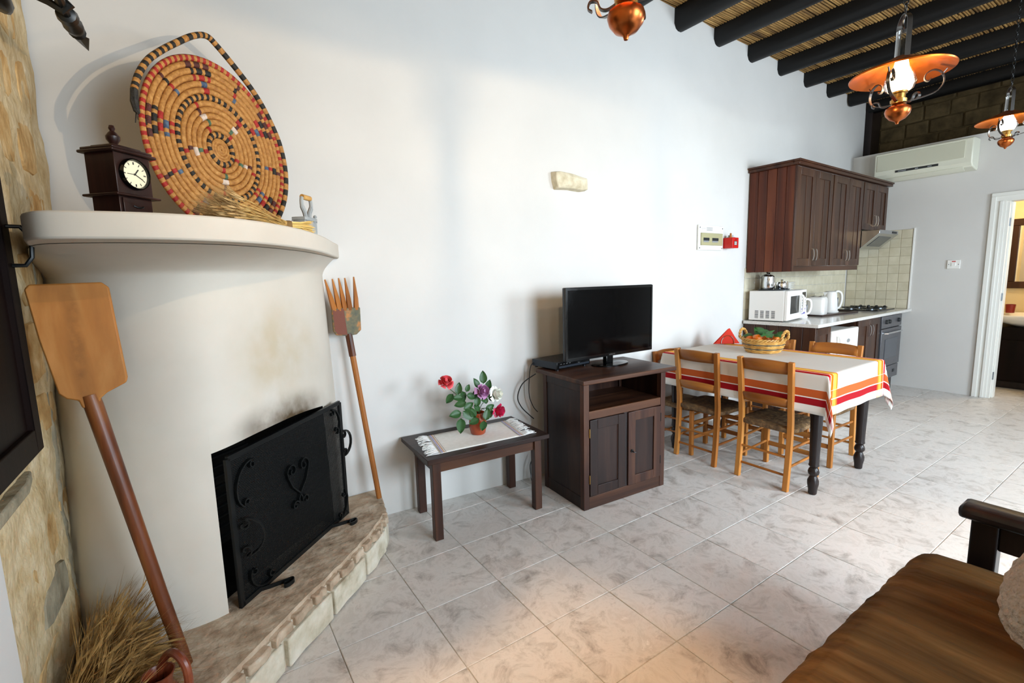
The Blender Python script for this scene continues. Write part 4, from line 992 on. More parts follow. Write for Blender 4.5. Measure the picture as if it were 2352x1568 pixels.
# ------------------------------------------------------------------ chairs
def make_chair(label):
    t=thing('dining_chair',label,'chair'); w,d,H=.40,.40,.935
    # local: back posts at x=0, front at x=d (faces +x), y across
    for sy in (-1,1):
        y=sy*(w/2-.02)
        mb=MB(); sec=[(-.016,-.019),(.016,-.019),(.016,.019),(-.016,.019)]
        mb.tube(cat([(-.03,y*1.0,0),(-.012,y,.2),(0,y,.45),(-.012,y*1.0,.62),(-.045,y*1.02,H)],5),1,sec=sec,upv=(1,0,0)); obj('back_leg',mb,M['wood_honey'],t,bev=.004)
        mb=MB(); mb.tube([(d,y*1.05,0),(d-.004,y*1.05,.43)],1,sec=[(-.017,-.017),(.017,-.017),(.017,.017),(-.017,.017)],upv=(1,0,0)); obj('front_leg',mb,M['wood_honey'],t,bev=.004)
        for zz in (.17,.30):
            mb=MB(); mb.cyl((-.012,y,zz),(d,y*1.05,zz+.015),.0095,8); obj('side_stretcher',mb,M['wood_honey_x'],t)
    def slat(z0,z1,xb,name):
        mb=MB()
        def fn(u,v):
            y=(u-.5)*(w-.05); x=xb-.03*(1-(2*u-1)**2)-.02*v; return (x,y,z0+(z1-z0)*v+ (.012*(1-(2*u-1)**2) if v>.5 else 0))
        mb.grid(fn,10,2); o=obj(name,mb,M['wood_honey_y'],t); so=o.modifiers.new('s','SOLIDIFY'); so.thickness=.016; so.offset=0
    slat(.845,.925,-.018,'top_slat'); slat(.605,.665,.0,'lower_slat')
    for zz in (.11,.245):
        mb=MB(); mb.cyl((-.014,-w/2+.02,zz),(-.014,w/2-.02,zz),.0095,8); obj('back_stretcher',mb,M['wood_honey_y'],t)
    for zz in (.15,.29):
        mb=MB(); mb.bx(d-.009,d+.009,-w/2+.02,w/2-.02,zz,zz+.035); obj('front_stretcher',mb,M['wood_honey_y'],t,bev=.004)
    mb=MB()
    def seat(u,v):
        a=2*PI*u; c,s_=math.cos(a),math.sin(a); ex=.32
        sx=math.copysign(abs(c)**ex,c); sy=math.copysign(abs(s_)**ex,s_)
        pr=[(0,.452),(.5,.456),(.88,.463),(1,.452),(1.0,.43),(.95,.418),(0,.42)]
        k=v*(len(pr)-1); i=min(int(k),len(pr)-2); f=k-i; r=pr[i][0]*(1-f)+pr[i+1][0]*f; z=pr[i][1]*(1-f)+pr[i+1][1]*f
        wob=.003*math.sin(a*44) if r>.8 else 0
        return (d/2-.003+sx*r*(d/2+.014),sy*r*(w/2+.012+wob)*(1 if True else 0),z+.004*noise.noise(Vector((sx*r*3,sy*r*3,4))))
    mb.grid(seat,72,12,True); obj('rush_seat',mb,M['rush'],t,ang=60)
    return t
CH=[(3.402,2.345,0,'honey wood rush seated chair on the near side of the table, beside the dark cabinet'),
    (3.405,1.785,0,'honey wood rush seated chair on the near side of the table, closest to the sofa'),
    (4.47,1.80,PI,'honey wood chair on the kitchen side of the table, in front of the fridge'),
    (4.47,2.33,PI,'honey wood chair on the kitchen side of the table, mostly hidden behind the fruit basket'),
    (3.625,2.80,-PI/2,'honey wood chair at the wall end of the table, behind the television')]
c0=make_chair(CH[0][3]); c0.location=(CH[0][0],CH[0][1],0)
for x,y,rz,lb in CH[1:]:
    o=dup(c0,(x,y,0),rz,lb)
    if y>2.7: o.scale=(.92,.92,.92)
# ------------------------------------------------------------------ on the table
TZ_=DZ+.006
fb=thing('fruit_basket','golden wicker basket with looped handles on the dining table','basket',(4.03,2.16,TZ_))
def bas(z): return .125+.035*math.sin(min(1,z/.10)*PI/2)
for i in range(11):
    z=.008+i*.0094; mb=MB(); r=bas(z); n=52
    mb.tube([((r+.004*math.sin(k*PI*13/26+i*PI))*1.08*math.cos(2*PI*k/n),(r+.004*math.sin(k*PI*13/26+i*PI))*math.sin(2*PI*k/n),z) for k in range(n)],.0058,6,closed=True)
    obj('weave_row',mb,M['wicker_dark'] if i in (3,7) else M['wicker'],fb)
mb=MB(); mb.lathe([(0,0),(.122,0),(.125,.008),(0,.008)],32); obj('basket_floor',mb,M['wicker'],fb)
for ph in (0,.5,1):
    mb=MB(); n=96; mb.tube([((.161+.008*math.cos(2*PI*(12*k/n+ph/1.5)))*1.08*math.cos(2*PI*k/n),(.161+.008*math.cos(2*PI*(12*k/n+ph/1.5)))*math.sin(2*PI*k/n),.112+.008*math.sin(2*PI*(12*k/n+ph/1.5))) for k in range(n)],.0062,5,closed=True)
    obj('braided_rim',mb,M['wicker'],fb)
for sg in (-1,1):
    for ph in (0,PI):
        mb=MB(); pp=[]
        for k in range(41):
            a=PI*k/40; y=sg*(.165+.012*math.sin(a)); q=8*PI*k/40+ph; pp.append((.075*math.cos(a)+.006*math.cos(q)*math.cos(a),y*1.0+.006*math.sin(q),.112+.075*math.sin(a)+.006*math.cos(q)*math.sin(a)))
        mb.tube([Vector((p[0],p[1],p[2])) for p in pp],.0075,6); obj('loop_handle',mb,M['wicker'],fb)
fb.rotation_euler=(0,0,R(8))
rnd=random.Random(4)
of=None
for k,(x,y,z,lb) in enumerate(((.02,-.085,.115,'orange at the right front of the wicker basket'),(-.06,.02,.118,'orange beside the ivy leaves near the basket middle'),(-.05,.09,.10,'orange half hidden at the left end of the basket'),(.06,.02,.095,'orange deep at the back of the basket'))):
    p=(4.03+x,2.16+y,TZ_+z)
    if of is None:
        of=thing('orange_fruit',lb,'orange',p); mb=MB(); mb.blob((0,0,0),.037,.037,.035,20,12,.03); obj('peel',mb,M['orange_fruit'],of)
        mb=MB(); mb.lathe([(.004,.0335),(.005,.036),(0,.0375)],8); obj('stalk',mb,M['stem'],of)
    else: dup(of,p,rnd.uniform(0,6),lb)
M['ivy']=noisy('fresh_dark_leaf',[(.3,'#1e4a26'),(.7,'#4f8a4c')],9,3,.35)
def big_leaf(name,label,pos,d,nrm,l,w,lobed):
    t=thing(name,label,'leaf',pos); mb=MB(); D=Vector(d).normalized(); N=Vector(nrm); N=(N-D*N.dot(D)).normalized(); X=D.cross(N)
    def fn(u,v):
        s_=2*u-1; ww=w*math.sin(PI*min(1,max(.02,v))**.75)
        if lobed: ww*=1+.35*math.cos(v*PI*5)
        return X*(s_*ww)+D*(v*l)+N*(.014*abs(s_)-.03*v*v)
    mb.grid(fn,6,14); obj('blade',mb,M['ivy'],t)
    mb=MB(); mb.tube([D*-.02,D*0,D*l*.9+N*(-.022)],.0014,4); obj('midrib',mb,M['stem'],t)
big_leaf('fruit_leaf','large lobed green leaf lying over the front of the basket',(4.0,2.13,TZ_+.165),(-.4,-.6,-.1),(-.6,-.2,.8),.10,.048,True)
big_leaf('fruit_leaf','dark green leaf standing at the back of the basket',(4.06,2.17,TZ_+.13),(.1,.7,.5),(-.8,0,.5),.13,.042,False)
big_leaf('fruit_leaf','pale green leaf hanging over the left end of the basket',(4.0,2.24,TZ_+.135),(-.2,.9,-.1),(-.5,.1,.9),.11,.026,False)
big_leaf('fruit_leaf','narrow green leaf beside the right handle of the basket',(4.03,2.07,TZ_+.14),(-.1,-.8,.15),(-.6,0,.8),.08,.022,False)
big_leaf('fruit_leaf','dark leaf lying on top in the middle of the basket',(4.05,2.12,TZ_+.15),(-.1,.8,.25),(-.5,0,.9),.12,.034,False)
big_leaf('fruit_leaf','small green leaf behind the right handle of the basket',(4.09,2.08,TZ_+.13),(.1,-.6,.4),(-.7,0,.6),.09,.03,False)
nh=thing('napkin_holder','wire napkin holder beside the wicker basket','napkin holder',(4.215,2.61,TZ_),R(-32))
for yy in (-.018,.018):
    mb=MB(); mb.tube([(.062*math.cos(PI*k/20),yy,.015+.07*math.sin(PI*k/20)) for k in range(21)],.003,6); obj('wire_arch',mb,M['chrome'],nh)
mb=MB(); mb.tube([(.062,-.018,.015),(.062,-.018,.004),(.062,.018,.004),(.062,.018,.015)],.003,6); mb2=MB(); mb2.tube([(-.062,-.018,.015),(-.062,-.018,.004),(-.062,.018,.004),(-.062,.018,.015)],.003,6)
obj('wire_foot',mb,M['chrome'],nh); obj('wire_foot',mb2,M['chrome'],nh)
mb=MB(); mb.cyl((-.062,0,.004),(.062,0,.004),.003,6); obj('base_wire',mb,M['chrome'],nh)
mats_n=(( -.0105,.125,.13,'front folded orange red napkin in the wire holder'),(-.0035,.135,.14,'second folded orange red napkin in the wire holder'),(.0035,.13,.145,'third folded orange red napkin in the wire holder'),(.0105,.12,.135,'rear folded orange red napkin in the wire holder'))
for yy,hw,hh,lb in mats_n:
    nk=thing('paper_napkin',lb,'napkin',(4.215-yy*math.sin(R(-32)),2.61+yy*math.cos(R(-32)),TZ_+.008),R(-32),'folded napkins in the holder')
    mb=MB(); e=.0028; mb.m=Matrix.Rotation(R(90),4,'X'); k=yy*1.4
    mb.prism([(-hw,0),(hw*.9,0),(.02+k,hh),(.005+k,hh-.004)],-e,e); obj('folded_sheet',mb,M['napkin'],nk)
# ------------------------------------------------------------------ kitchen
KO=(5.0,2.925,0); KR=R(1.6)
def kw(x,y,z=0): c,s_=math.cos(KR),math.sin(KR); return (KO[0]+x*c-y*s_,KO[1]+x*s_+y*c,z)
# worktop
WT=1.03
mb=MB(); mb.bx(0,2.715,-.765,-.012,WT-.035,WT); wt=obj('worktop',mb,M['worktop'],bev=.004); wt.location=KO; wt.rotation_euler=(0,0,KR); tag(wt,'speckled pale stone worktop along the kitchen wall','worktop')
def kthing(n,l,c,x,y,z=0,rz=0,g=None): return thing(n,l,c,kw(x,y,z),KR+rz,g)
def handle2(par,x,y,z,mat='chrome'):
    mb=MB(); mb.tube(cat([(x,y,z),(x,y-.022,z+.012),(x,y-.03,z+.065),(x,y-.022,z+.118),(x,y,z+.13)],4),1,sec=[(-.007,-.003),(.007,-.003),(.007,.003),(-.007,.003)],upv=(1,0,0)); obj('handle',mb,M[mat],par)
# base units
bu=kthing('corner_base_cabinet','dark plank sided base cabinet at the dining end of the worktop','cabinet',.02,-.735)
mb=MB(); mb.bx(.02,.355,.02,.72,.12,WT-.035); obj('carcass',mb,M['wood_kit_door'],bu)
mb=MB(); mb.bx(.03,.355,.06,.70,0,.12); obj('plinth',mb,M['wood_black'],bu)
for k in range(6):
    mb=MB(); y=.0+k*.12; mb.bx(0,.02,y+.002,y+.118,0,WT-.035); obj('plank',mb,M['wood_kit_door'],bu,bev=.003)
pdoor(bu,'door',.025,.35,.13,WT-.05,.0,M['wood_kit_door'],M['wood_kit_door'],.07)
fr=kthing('fridge','small white fridge under the worktop','fridge',.385,-.70)
mb=MB(); mb.bx(0,.66,.02,.66,.02,.92); obj('cabinet_body',mb,M['white_app'],fr,bev=.006)
mb=MB(); mb.bx(-.01,.67,-.05,.015,.06,.93); fd=obj('door',mb,M['white_app'],fr,bev=.012)
mb=MB(); mb.tube(cat([(.10,-.05,.88),(.10,-.085,.85),(.115,-.09,.70),(.115,-.085,.58),(.10,-.05,.55)],5),.016,8); obj('handle',mb,M['white_plastic'],fd)
mb=MB(); mb.m=Matrix.Translation((.40,-.0505,.80))@Matrix.Rotation(R(90),4,'X')@Matrix.Scale(2,4,(1,0,0)); mb.lathe([(0,.003),(.02,.002),(.021,0)],20); obj('badge',mb,M['label_grey'],fd)
for x in (.03,.63):
    for y in (.05,.6):
        mb=MB(); mb.cyl((x,y,0),(x,y,.02),.02,10); obj('foot',mb,M['black_plastic'],fr)
b2=kthing('double_base_cabinet','dark two door base cabinet between fridge and oven','cabinet',1.08,-.735)
mb=MB(); mb.bx(0,.66,.025,.72,.12,WT-.035); obj('carcass',mb,M['wood_kit_door'],b2)
mb=MB(); mb.bx(0,.66,.06,.70,0,.12); obj('plinth',mb,M['wood_black'],b2)
for i,(a,b) in enumerate(((.004,.328),(.332,.656))):
    d=pdoor(b2,'door',a,b,.13,WT-.045,0,M['wood_kit_door'],M['wood_kit_door'],.075)
    handle2(d,.324-.035 if i==0 else .035,0,.66)
ov=kthing('oven','grey built in oven with glass door beside the end wall','oven',1.76,-.735)
mb=MB(); mb.bx(0,.70,.02,.70,.18,WT-.04); obj('body',mb,M['purple_dark'],ov)
mb=MB(); mb.bx(.01,.69,-.008,.02,.84,WT-.045); cp=obj('control_panel',mb,M['purple_dark'],ov,bev=.003)
for x in (.14,.24,.56):
    mb=MB(); mb.m=Matrix.Translation((x,-.008,.915))@Matrix.Rotation(R(90),4,'X'); mb.lathe([(.026,0),(.024,.018),(.02,.024),(0,.025)],16); obj('knob',mb,M['dark_print'],cp)
mb=MB(); mb.bx(.01,.69,-.012,.02,.36,.83); od=obj('oven_door',mb,M['purple_dark'],ov,bev=.004)
mb=MB(); mb.bx(.14,.56,-.016,-.012,.46,.70); obj('glass',mb,M['ovenglass'],od)
mb=MB(); mb.tube([(.10,-.012,.775),(.11,-.045,.78),(.59,-.045,.78),(.60,-.012,.775)],.010,8); obj('handle',mb,M['chrome'],od)
mb=MB(); mb.bx(.01,.69,-.005,.02,.19,.35); dw=obj('drawer',mb,M['purple_dark'],ov,bev=.004)
mb=MB(); mb.bx(.50,.56,-.01,-.004,.255,.29); obj('latch',mb,M['dark_print'],dw)
mb=MB(); mb.bx(.02,.68,.05,.68,0,.18); obj('plinth',mb,M['wood_black'],ov)
# hob
hb=kthing('gas_hob','black gas hob set in the far end of the worktop','hob',2.02,-.62,WT)
mb=MB(); mb.bx(0,.58,0,.50,0,.012); obj('plate',mb,M['hobblack'],hb,bev=.004)
for x,y,r in ((.15,.13,.045),(.43,.13,.06),(.15,.36,.055),(.43,.36,.04)):
    mb=MB(); mb.lathe([(r,.012),(r,.020),(r*.7,.028),(0,.03)],18,x,y); obj('burner',mb,M['steel_dark'],hb)
    mb=MB()
    for a in range(4): mb.cyl((x+.03*math.cos(a*PI/2),y+.03*math.sin(a*PI/2),.034),(x+.09*math.cos(a*PI/2),y+.09*math.sin(a*PI/2),.034),.004,5)
    mb.tube([(x+.09*math.cos(2*PI*k/16),y+.09*math.sin(2*PI*k/16),.03) for k in range(16)],.004,5,closed=True); obj('pan_support',mb,M['iron'],hb)
for k in range(4):
    mb=MB(); mb.lathe([(.018,.012),(.019,.03),(.012,.042),(0,.044)],14,.545,.10+.09*k); obj('knob',mb,M['black_plastic'],hb)
# backsplash tiles are parts of the walls behind
tbm=MB(); tbm.bx(-.057,.057,-.006,0,-.055,.055); k0=None
for r in range(9):
    for c in range(6):
        y=2.995-.058-.1185*c; z=1.09+.113*r
        if k0 is None: k0=obj('wall_tile',tbm,M['walltile'],wall_end,bev=.002); o=k0
        else: o=k0.copy(); link(o,wall_end)
        o.location=(EX-.0005,y,z); o.rotation_euler=(0,0,-PI/2)
mb=MB(); mb.bx(EX-.003,EX+.01,2.275,3.0,1.03,2.05); obj('tile_grout',mb,M['tilegrout'],wall_end)
mb=MB(); mb.bx(EX-.012,EX,2.262,2.277,1.03,2.06); obj('tile_edge',mb,M['white_plastic'],wall_end)
for r in range(5):
    for c in range(23):
        p=kw(.075+.1165*c,.0); o=k0.copy(); link(o,wall_back)
        # follow the wall line
        xx=p[0]; yy=min((abs(q.x-xx),q.y) for q in cat([(3.64,2.87),(5.0,2.93),(6.4,2.97),(7.73,3.01)],40))[1]
        if xx>7.66: continue
        o.location=(xx,yy-.0005,1.09+.113*r); o.rotation_euler=(0,0,R(1.7))
# upper cabinets
def ucab(name,label,x,w,z0,z1,planks=False):
    t=kthing(name,label,'cabinet',x,-.475)
    mb=MB(); mb.bx(.018,w,.02,.47,z0+.015,z1-.02); obj('carcass',mb,M['wood_kit_door'],t)
    if planks:
        for k in range(5):
            mb=MB(); y=.0+k*.094; mb.bx(0,.018,y+.0015,y+.0925,z0-.055,z1-.02); obj('plank',mb,M['wood_kit'],t,bev=.003)
        mb=MB(); mb.bx(-.004,.02,-.004,.012,z0-.055,z1-.02); obj('corner_strip',mb,M['wood_edge_z'],t,bev=.003)
    half=(w-.02)/2
    for i in range(2):
        a=.02+half*i+.002; b=.02+half*(i+1)-.002
        d=pdoor(t,'door',a,b,z0,z1-.03,-.002,M['wood_kit_door'],M['wood_kit_door'],.075 if w>.6 else .07)
        handle2(d,(b-a)-.035 if i==0 else .035,0,.05)
        if w>.6:
            mb=MB(); mb.bx((b-a)/2-.003,(b-a)/2+.003,.0055,.008,.078,z1-.03-z0-.078); obj('panel_groove',mb,M['wood_edge_z'],d)
    return t
ucab('upper_cabinet','dark plank sided wall cupboard at the dining end, over the microwave',.035,.85,1.605,2.61,True)
ucab('upper_cabinet','tall double door wall cupboard in the middle of the row, over the toaster',.885,.84,1.605,2.61)
ucab('upper_cabinet','short double door wall cupboard over the extractor hood',1.725,.80,2.03,2.61)
cn=kthing('cabinet_cornice','dark moulded cornice running along the top of the wall cupboards','cornice',.035,-.475,2.59)
for nme,a in (('cornice_front',(-.03,2.53,-.035,.02)),('cornice_side',(-.03,.02,.02,.47))):
    mb=MB(); mb.bx(a[0],a[1],a[2],a[3],0,.03); mb.bx(a[0]-.012,a[1]+.005,a[2]-.012,a[3],.03,.05); obj(nme,mb,M['wood_kit_x'],cn,bev=.004)
vl=kthing('light_pelmet','dark wooden rail under the two tall wall cupboards','rail',.055,-.47,1.55)
mb=MB(); mb.bx(0,1.65,0,.018,0,.052); obj('rail_board',mb,M['wood_kit_x'],vl,bev=.002)
# hood
hd_=kthing('extractor_hood','slim stainless extractor hood under the short cupboard','hood',1.74,-.52,1.80)
mb=MB(); mb.add([(0,.05,.0),(.62,.05,.0),(.62,.5,.0),(0,.5,.0),(0,-.14,.17),(.62,-.14,.17),(.62,.5,.21),(0,.5,.21),(0,-.14,.21),(.62,-.14,.21)],
 [(0,3,2,1),(0,1,5,4),(4,5,9,8),(8,9,6,7),(1,2,6,9,5),(3,0,4,8,7),(2,3,7,6)]); ho=obj('body',mb,M['steel'],hd_,bev=.003,ang=25)
mb=MB(); mb.m=Matrix.Translation((.31,-.045,.085))@Matrix.Rotation(math.atan2(.17,-.19),4,'X'); mb.bx(-.2,.2,-.08,.08,-.003,.004); obj('grease_filter',mb,M['steel_dark'],hd_)
mb=MB(); mb.bx(.42,.56,-.145,-.139,.178,.202); obj('switch_panel',mb,M['dark_print'],hd_)
# microwave
mw=thing('microwave','white microwave oven at the dining end of the worktop','microwave',(5.075,2.50,WT+.008),R(9))
mb=MB(); mb.bx(0,.60,.02,.37,0,.315); obj('casing',mb,M['white_app'],mw,bev=.008)
mb=MB(); mb.bx(.0,.43,-.012,.02,.004,.312); md=obj('door',mb,M['white_app'],mw,bev=.006)
mb=MB(); mb.bx(.09,.36,-.015,-.012,.07,.255); obj('window',mb,M['black_gloss'],md)
mb=MB(); mb.tube(cat([(.40,-.012,.26),(.402,-.04,.24),(.402,-.046,.16),(.402,-.04,.08),(.40,-.012,.06)],4),.011,8); obj('handle',mb,M['white_plastic'],md)
mb=MB(); mb.bx(.435,.60,-.012,.02,.004,.312); mp2=obj('control_panel',mb,M['white_app'],mw,bev=.004)
mb=MB(); mb.bx(.455,.575,-.0135,-.012,.225,.285); obj('display',mb,M['black_gloss'],mp2)
for r in range(2):
    mb=MB(); mb.bx(.455,.575,-.0135,-.012,.09-.045*r,.108-.045*r); obj('print_line',mb,M['violet'],mp2)
for r in range(3):
    for c in range(3):
        mb=MB(); mb.bx(.46+.042*c,.49+.042*c,-.0135,-.012,.13+.028*r,.148+.028*r); obj('key',mb,M['label_grey'],mp2)
for c in range(4):
    for r in range(8):
        mb=MB(); y=.27-.055*c; mb.bx(-.0006,.002,y,y+.036,.025+.0105*r,.0305+.0105*r); obj('vent_slot',mb,M['black_plastic'],mw)
for x in (.03,.55):
    for y in (.05,.33):
        mb=MB(); mb.cyl((x,y,-.008),(x,y,0),.012,8); obj('foot',mb,M['black_plastic'],mw)
def mwp(x,y,z): c,s_=math.cos(R(9)),math.sin(R(9)); return (5.075+x*c-y*s_,2.50+x*s_+y*c,z)
MZ=WT+.008+.315
tr=thing('serving_tray','dark oval tray on top of the microwave','tray',mwp(.25,.21,MZ),R(9))
mb=MB(); n=36
prf=[(0,0),(.9,0),(1,.012),(1.02,.012),(.93,.004),(0,.004)]; vs=[]
for r_,h in prf: vs+=[(.21*r_*math.cos(2*PI*k/n),.15*r_*math.sin(2*PI*k/n),h) for k in range(n)]
mb.add(vs,[(j*n+i,j*n+(i+1)%n,(j+1)*n+(i+1)%n,(j+1)*n+i) for j in range(5) for i in range(n)]); obj('tray_body',mb,M['steel_dark'],tr)
def pot(name,label,x,y,r,h,spout=True,lid=True,cat_='teapot'):
    t=thing(name,label,cat_,mwp(x,y,MZ+.005),R(200))
    mb=MB(); mb.lathe([(0,0),(r*.9,0),(r,.01),(r,h*.6),(r*.92,h*.95),(r*.9,h),(r*.86,h),(r*.9,h*.6),(0,.01)],22); obj('body',mb,M['chrome'],t)
    if lid:
        mb=MB(); mb.lathe([(r*.9,h),(r*.6,h+.014),(.008,h+.02),(.006,h+.026),(.012,h+.033),(.009,h+.042),(0,h+.044)],20); obj('lid',mb,M['chrome'],t)
    if spout:
        mb=MB(); mb.tube([(r*.8,0,h*.45),(r*1.35,0,h*.72),(r*1.6,0,h*1.02)],[.014,.010,.007],8); obj('spout',mb,M['chrome'],t)
    mb=MB(); mb.tube(cat([(-r*.95,0,h*.85),(-r*1.5,0,h*.9),(-r*1.7,0,h*.6),(-r*1.45,0,h*.25),(-r*.95,0,h*.2)],4),.005,8); obj('handle',mb,M['chrome'],t)
pot('teapot','steel teapot at the left end of the tray on the microwave',.12,.22,.06,.145)
pot('teapot','second steel teapot at the back of the tray on the microwave',.27,.29,.06,.15)
pot('sugar_bowl','low steel sugar bowl at the front of the tray on the microwave',.25,.13,.055,.08,False,False,'bowl')
pot('milk_jug','small steel milk jug at the right end of the tray on the microwave',.40,.16,.045,.085,True,False,'jug')
for k,(dx,dz,c,lb) in enumerate(((0,0,'yellow','yellow sachet standing in the steel sugar bowl'),(.012,.004,'orange','orange sachet standing in the steel sugar bowl'),(-.012,.002,'white','white sachet standing in the steel sugar bowl'))):
    p=mwp(.25+dx,.13+dx*.3,MZ+.035+dz); M_=plain(c+'_paper',{'yellow':'#e0c43c','orange':'#d88a3a','white':'#e8e4d8'}[c],.7)
    sc_=thing('sugar_sachet',lb,'sachet',p,R(20+30*k)); mb=MB(); mb.bx(-.016,.016,-.002,.002,0,.075); obj('paper',mb,M_,sc_)
    mb=MB(); mb.bx(-.016,.016,-.0025,.0025,.068,.075); obj('crimped_edge',mb,M['label_grey'],sc_)
for k in range(4):
    p=mwp(.548,.19,MZ+.019*k); pl_=thing('plate',('lowest','second','third','uppermost')[k]+' white plate of the stack on the microwave','plate',p,0,'white plates on the microwave')
    mb=MB(); mb.lathe([(0,0),(.055,0),(.06,.006),(.098,.017),(.102,.0205),(.097,.0205),(.06,.011),(0,.009)],28); obj('plate_body',mb,M['plate'],pl_)
# tray with toaster and kettles
t2=kthing('kitchen_tray','flat dark tray under the toaster and kettle','tray',1.33,-.28,WT+.001,R(-4))
mb=MB(); mb.bx(-.40,.42,-.17,.17,0,.006); mb.bx(-.42,.44,-.19,-.17,.0,.018); mb.bx(-.42,.44,.17,.19,0,.018); mb.bx(-.42,-.40,-.17,.17,0,.018); mb.bx(.42,.44,-.17,.17,0,.018)
obj('tray_body',mb,M['darktray'],t2,bev=.003)
to=kthing('toaster','white rounded two slot toaster on the dark tray','toaster',1.09,-.30,WT+.008,R(14))
def rbox(w,d,h,top=.6):
    mb=MB()
    def fn(u,v):
        a=2*PI*u; c,s_=math.cos(a),math.sin(a); ex=.35
        x=math.copysign(abs(c)**ex,c)*w/2; y=math.copysign(abs(s_)**ex,s_)*d/2
        pr=[(0,0),(.97,0),(1,.03),(1,.72),(.97,.86),(.86,.96),(.6,1),(0,1)]
        k=v*(len(pr)-1); i=min(int(k+1e-9),len(pr)-2); f=k-i; r=pr[i][0]*(1-f)+pr[i+1][0]*f; z=pr[i][1]*(1-f)+pr[i+1][1]*f
        return (x*r,y*r,z*h)
    mb.grid(fn,48,21,True); return mb
obj('shell',rbox(.29,.19,.215),M['white_app'],to,ang=60)
for yy in (-.035,.035):
    mb=MB(); mb.bx(-.09,.09,yy-.013,yy+.013,.214,.2165); obj('slot',mb,M['black_plastic'],to)
mb=MB(); mb.bx(-.135,.135,-.08,.08,.0,.012); obj('base',mb,M['chrome'],to)
mb=MB(); mb.bx(.143,.17,-.02,.02,.13,.145); obj('lever',mb,M['white_plastic'],to)
def kettle(label,x,y,z,rz,h,r,tray=True):
    t=kthing('electric_kettle',label,'kettle',x,y,z,rz)
    mb=MB(); mb.lathe([(r*1.12,0),(r*1.14,.015),(r*1.0,.022)],28); obj('power_base',mb,M['white_plastic'],t)
    mb=MB(); mb.lathe([(0,.022),(r,.022),(r*1.02,.04),(r*.92,h*.6),(r*.80,h*.92),(r*.74,h),(r*.6,h+.008),(0,h+.012)],32); obj('body',mb,M['white_app'],t)
    mb=MB(); mb.add([(-r*.70,-.03,h*.98),(-r*.70,.03,h*.98),(-r*1.12,0,h*1.0),(-r*.86,0,h*.78)],[(0,2,1),(0,3,2),(1,2,3)]); obj('spout',mb,M['white_app'],t)
    mb=MB(); mb.tube(cat([(r*.62,0,h*.97),(r*1.1,0,h*1.02),(r*1.65,0,h*.9),(r*1.75,0,h*.55),(r*1.45,0,h*.25),(r*.9,0,h*.16)],5),1,sec=[(-.017,-.012),(.017,-.012),(.017,.012),(-.017,.012)],upv=(0,1,0)); obj('handle',mb,M['white_app'],t,bev=.005)
    mb=MB(); mb.m=Matrix.Translation((r*.62,-r*.62,h*.5))@Matrix.Rotation(R(-45),4,'Z'); mb.bx(-.012,.012,-.012,.006,-h*.22,h*.22); obj('water_gauge',mb,M['steel_dark'],t,bev=.004)
kettle('white electric kettle with a tall handle at the far end of the dark tray',1.52,-.27,WT+.008,R(-30),.25,.085)
kettle('white electric kettle partly hidden between microwave and toaster',.735,-.27,WT,R(-32),.20,.07)
# cooker hood lamp is off; end wall fittings
sw=thing('wall_switch','white square wall switch with a red light between kitchen and doorway','switch',(EX-.001,1.862,1.585),-PI/2)
mb=MB(); mb.bx(-.06,.06,-.012,0,-.052,.052); obj('plate',mb,M['white_plastic'],sw,bev=.003)
mb=MB(); mb.bx(-.022,.022,-.018,-.012,-.02,.022); obj('rocker',mb,M['white_plastic'],sw,bev=.003)
mb=MB(); mb.bx(-.018,.018,-.0135,-.012,.03,.04); obj('indicator',mb,M['red_box'],sw)
for x in (-.045,.045):
    mb=MB(); mb.m=Matrix.Translation((x,-.012,.0))@Matrix.Rotation(R(90),4,'X'); mb.lathe([(.005,0),(.004,.0015),(0,.002)],8); obj('screw',mb,M['steel_dark'],sw)
ac=thing('air_conditioner','ivory wall air conditioner under the rafters','air conditioner',(EX-.001,2.70,2.66),-PI/2)
acw=.97
mb=MB(); mb.add([(0,0,0),(acw,0,0),(acw,0,.36),(0,0,.36),(.01,-.17,.035),(acw-.01,-.17,.035),(acw-.01,-.205,.36-.02),(.01,-.205,.36-.02),(.01,-.19,.36),(acw-.01,-.19,.36),(.01,-.205,.08),(acw-.01,-.205,.08)],
 [(0,1,5,4),(4,5,11,10),(10,11,6,7),(7,6,9,8),(8,9,2,3),(0,4,10,7,8,3),(1,2,9,6,11,5),(0,3,2,1)]); obj('housing',mb,M['ac'],ac,bev=.012,ang=30)
mb=MB(); mb.bx(.04,acw-.08,-.211,-.204,.135,.325); obj('front_panel',mb,M['ac_grille'],ac,bev=.004)
mb=MB(); mb.bx(.24,.66,-.2095,-.20,.092,.118); dsp=obj('display_strip',mb,M['black_gloss'],ac)
for a,b in ((.27,.35),(.44,.47),(.56,.60)):
    mb=MB(); mb.bx(a,b,-.2102,-.2095,.101,.108); obj('display_mark',mb,M['steel'],dsp)
mb=MB(); mb.m=Matrix.Translation((.08,-.172,.033))@Matrix.Rotation(R(-28),4,'X'); mb.bx(0,.80,-.01,.07,-.004,.003); obj('louvre',mb,M['ac'],ac,bev=.002)
mb=MB(); mb.bx(.03,acw-.03,-.213,-.205,.332,.342); obj('panel_line',mb,M['ac'],ac)
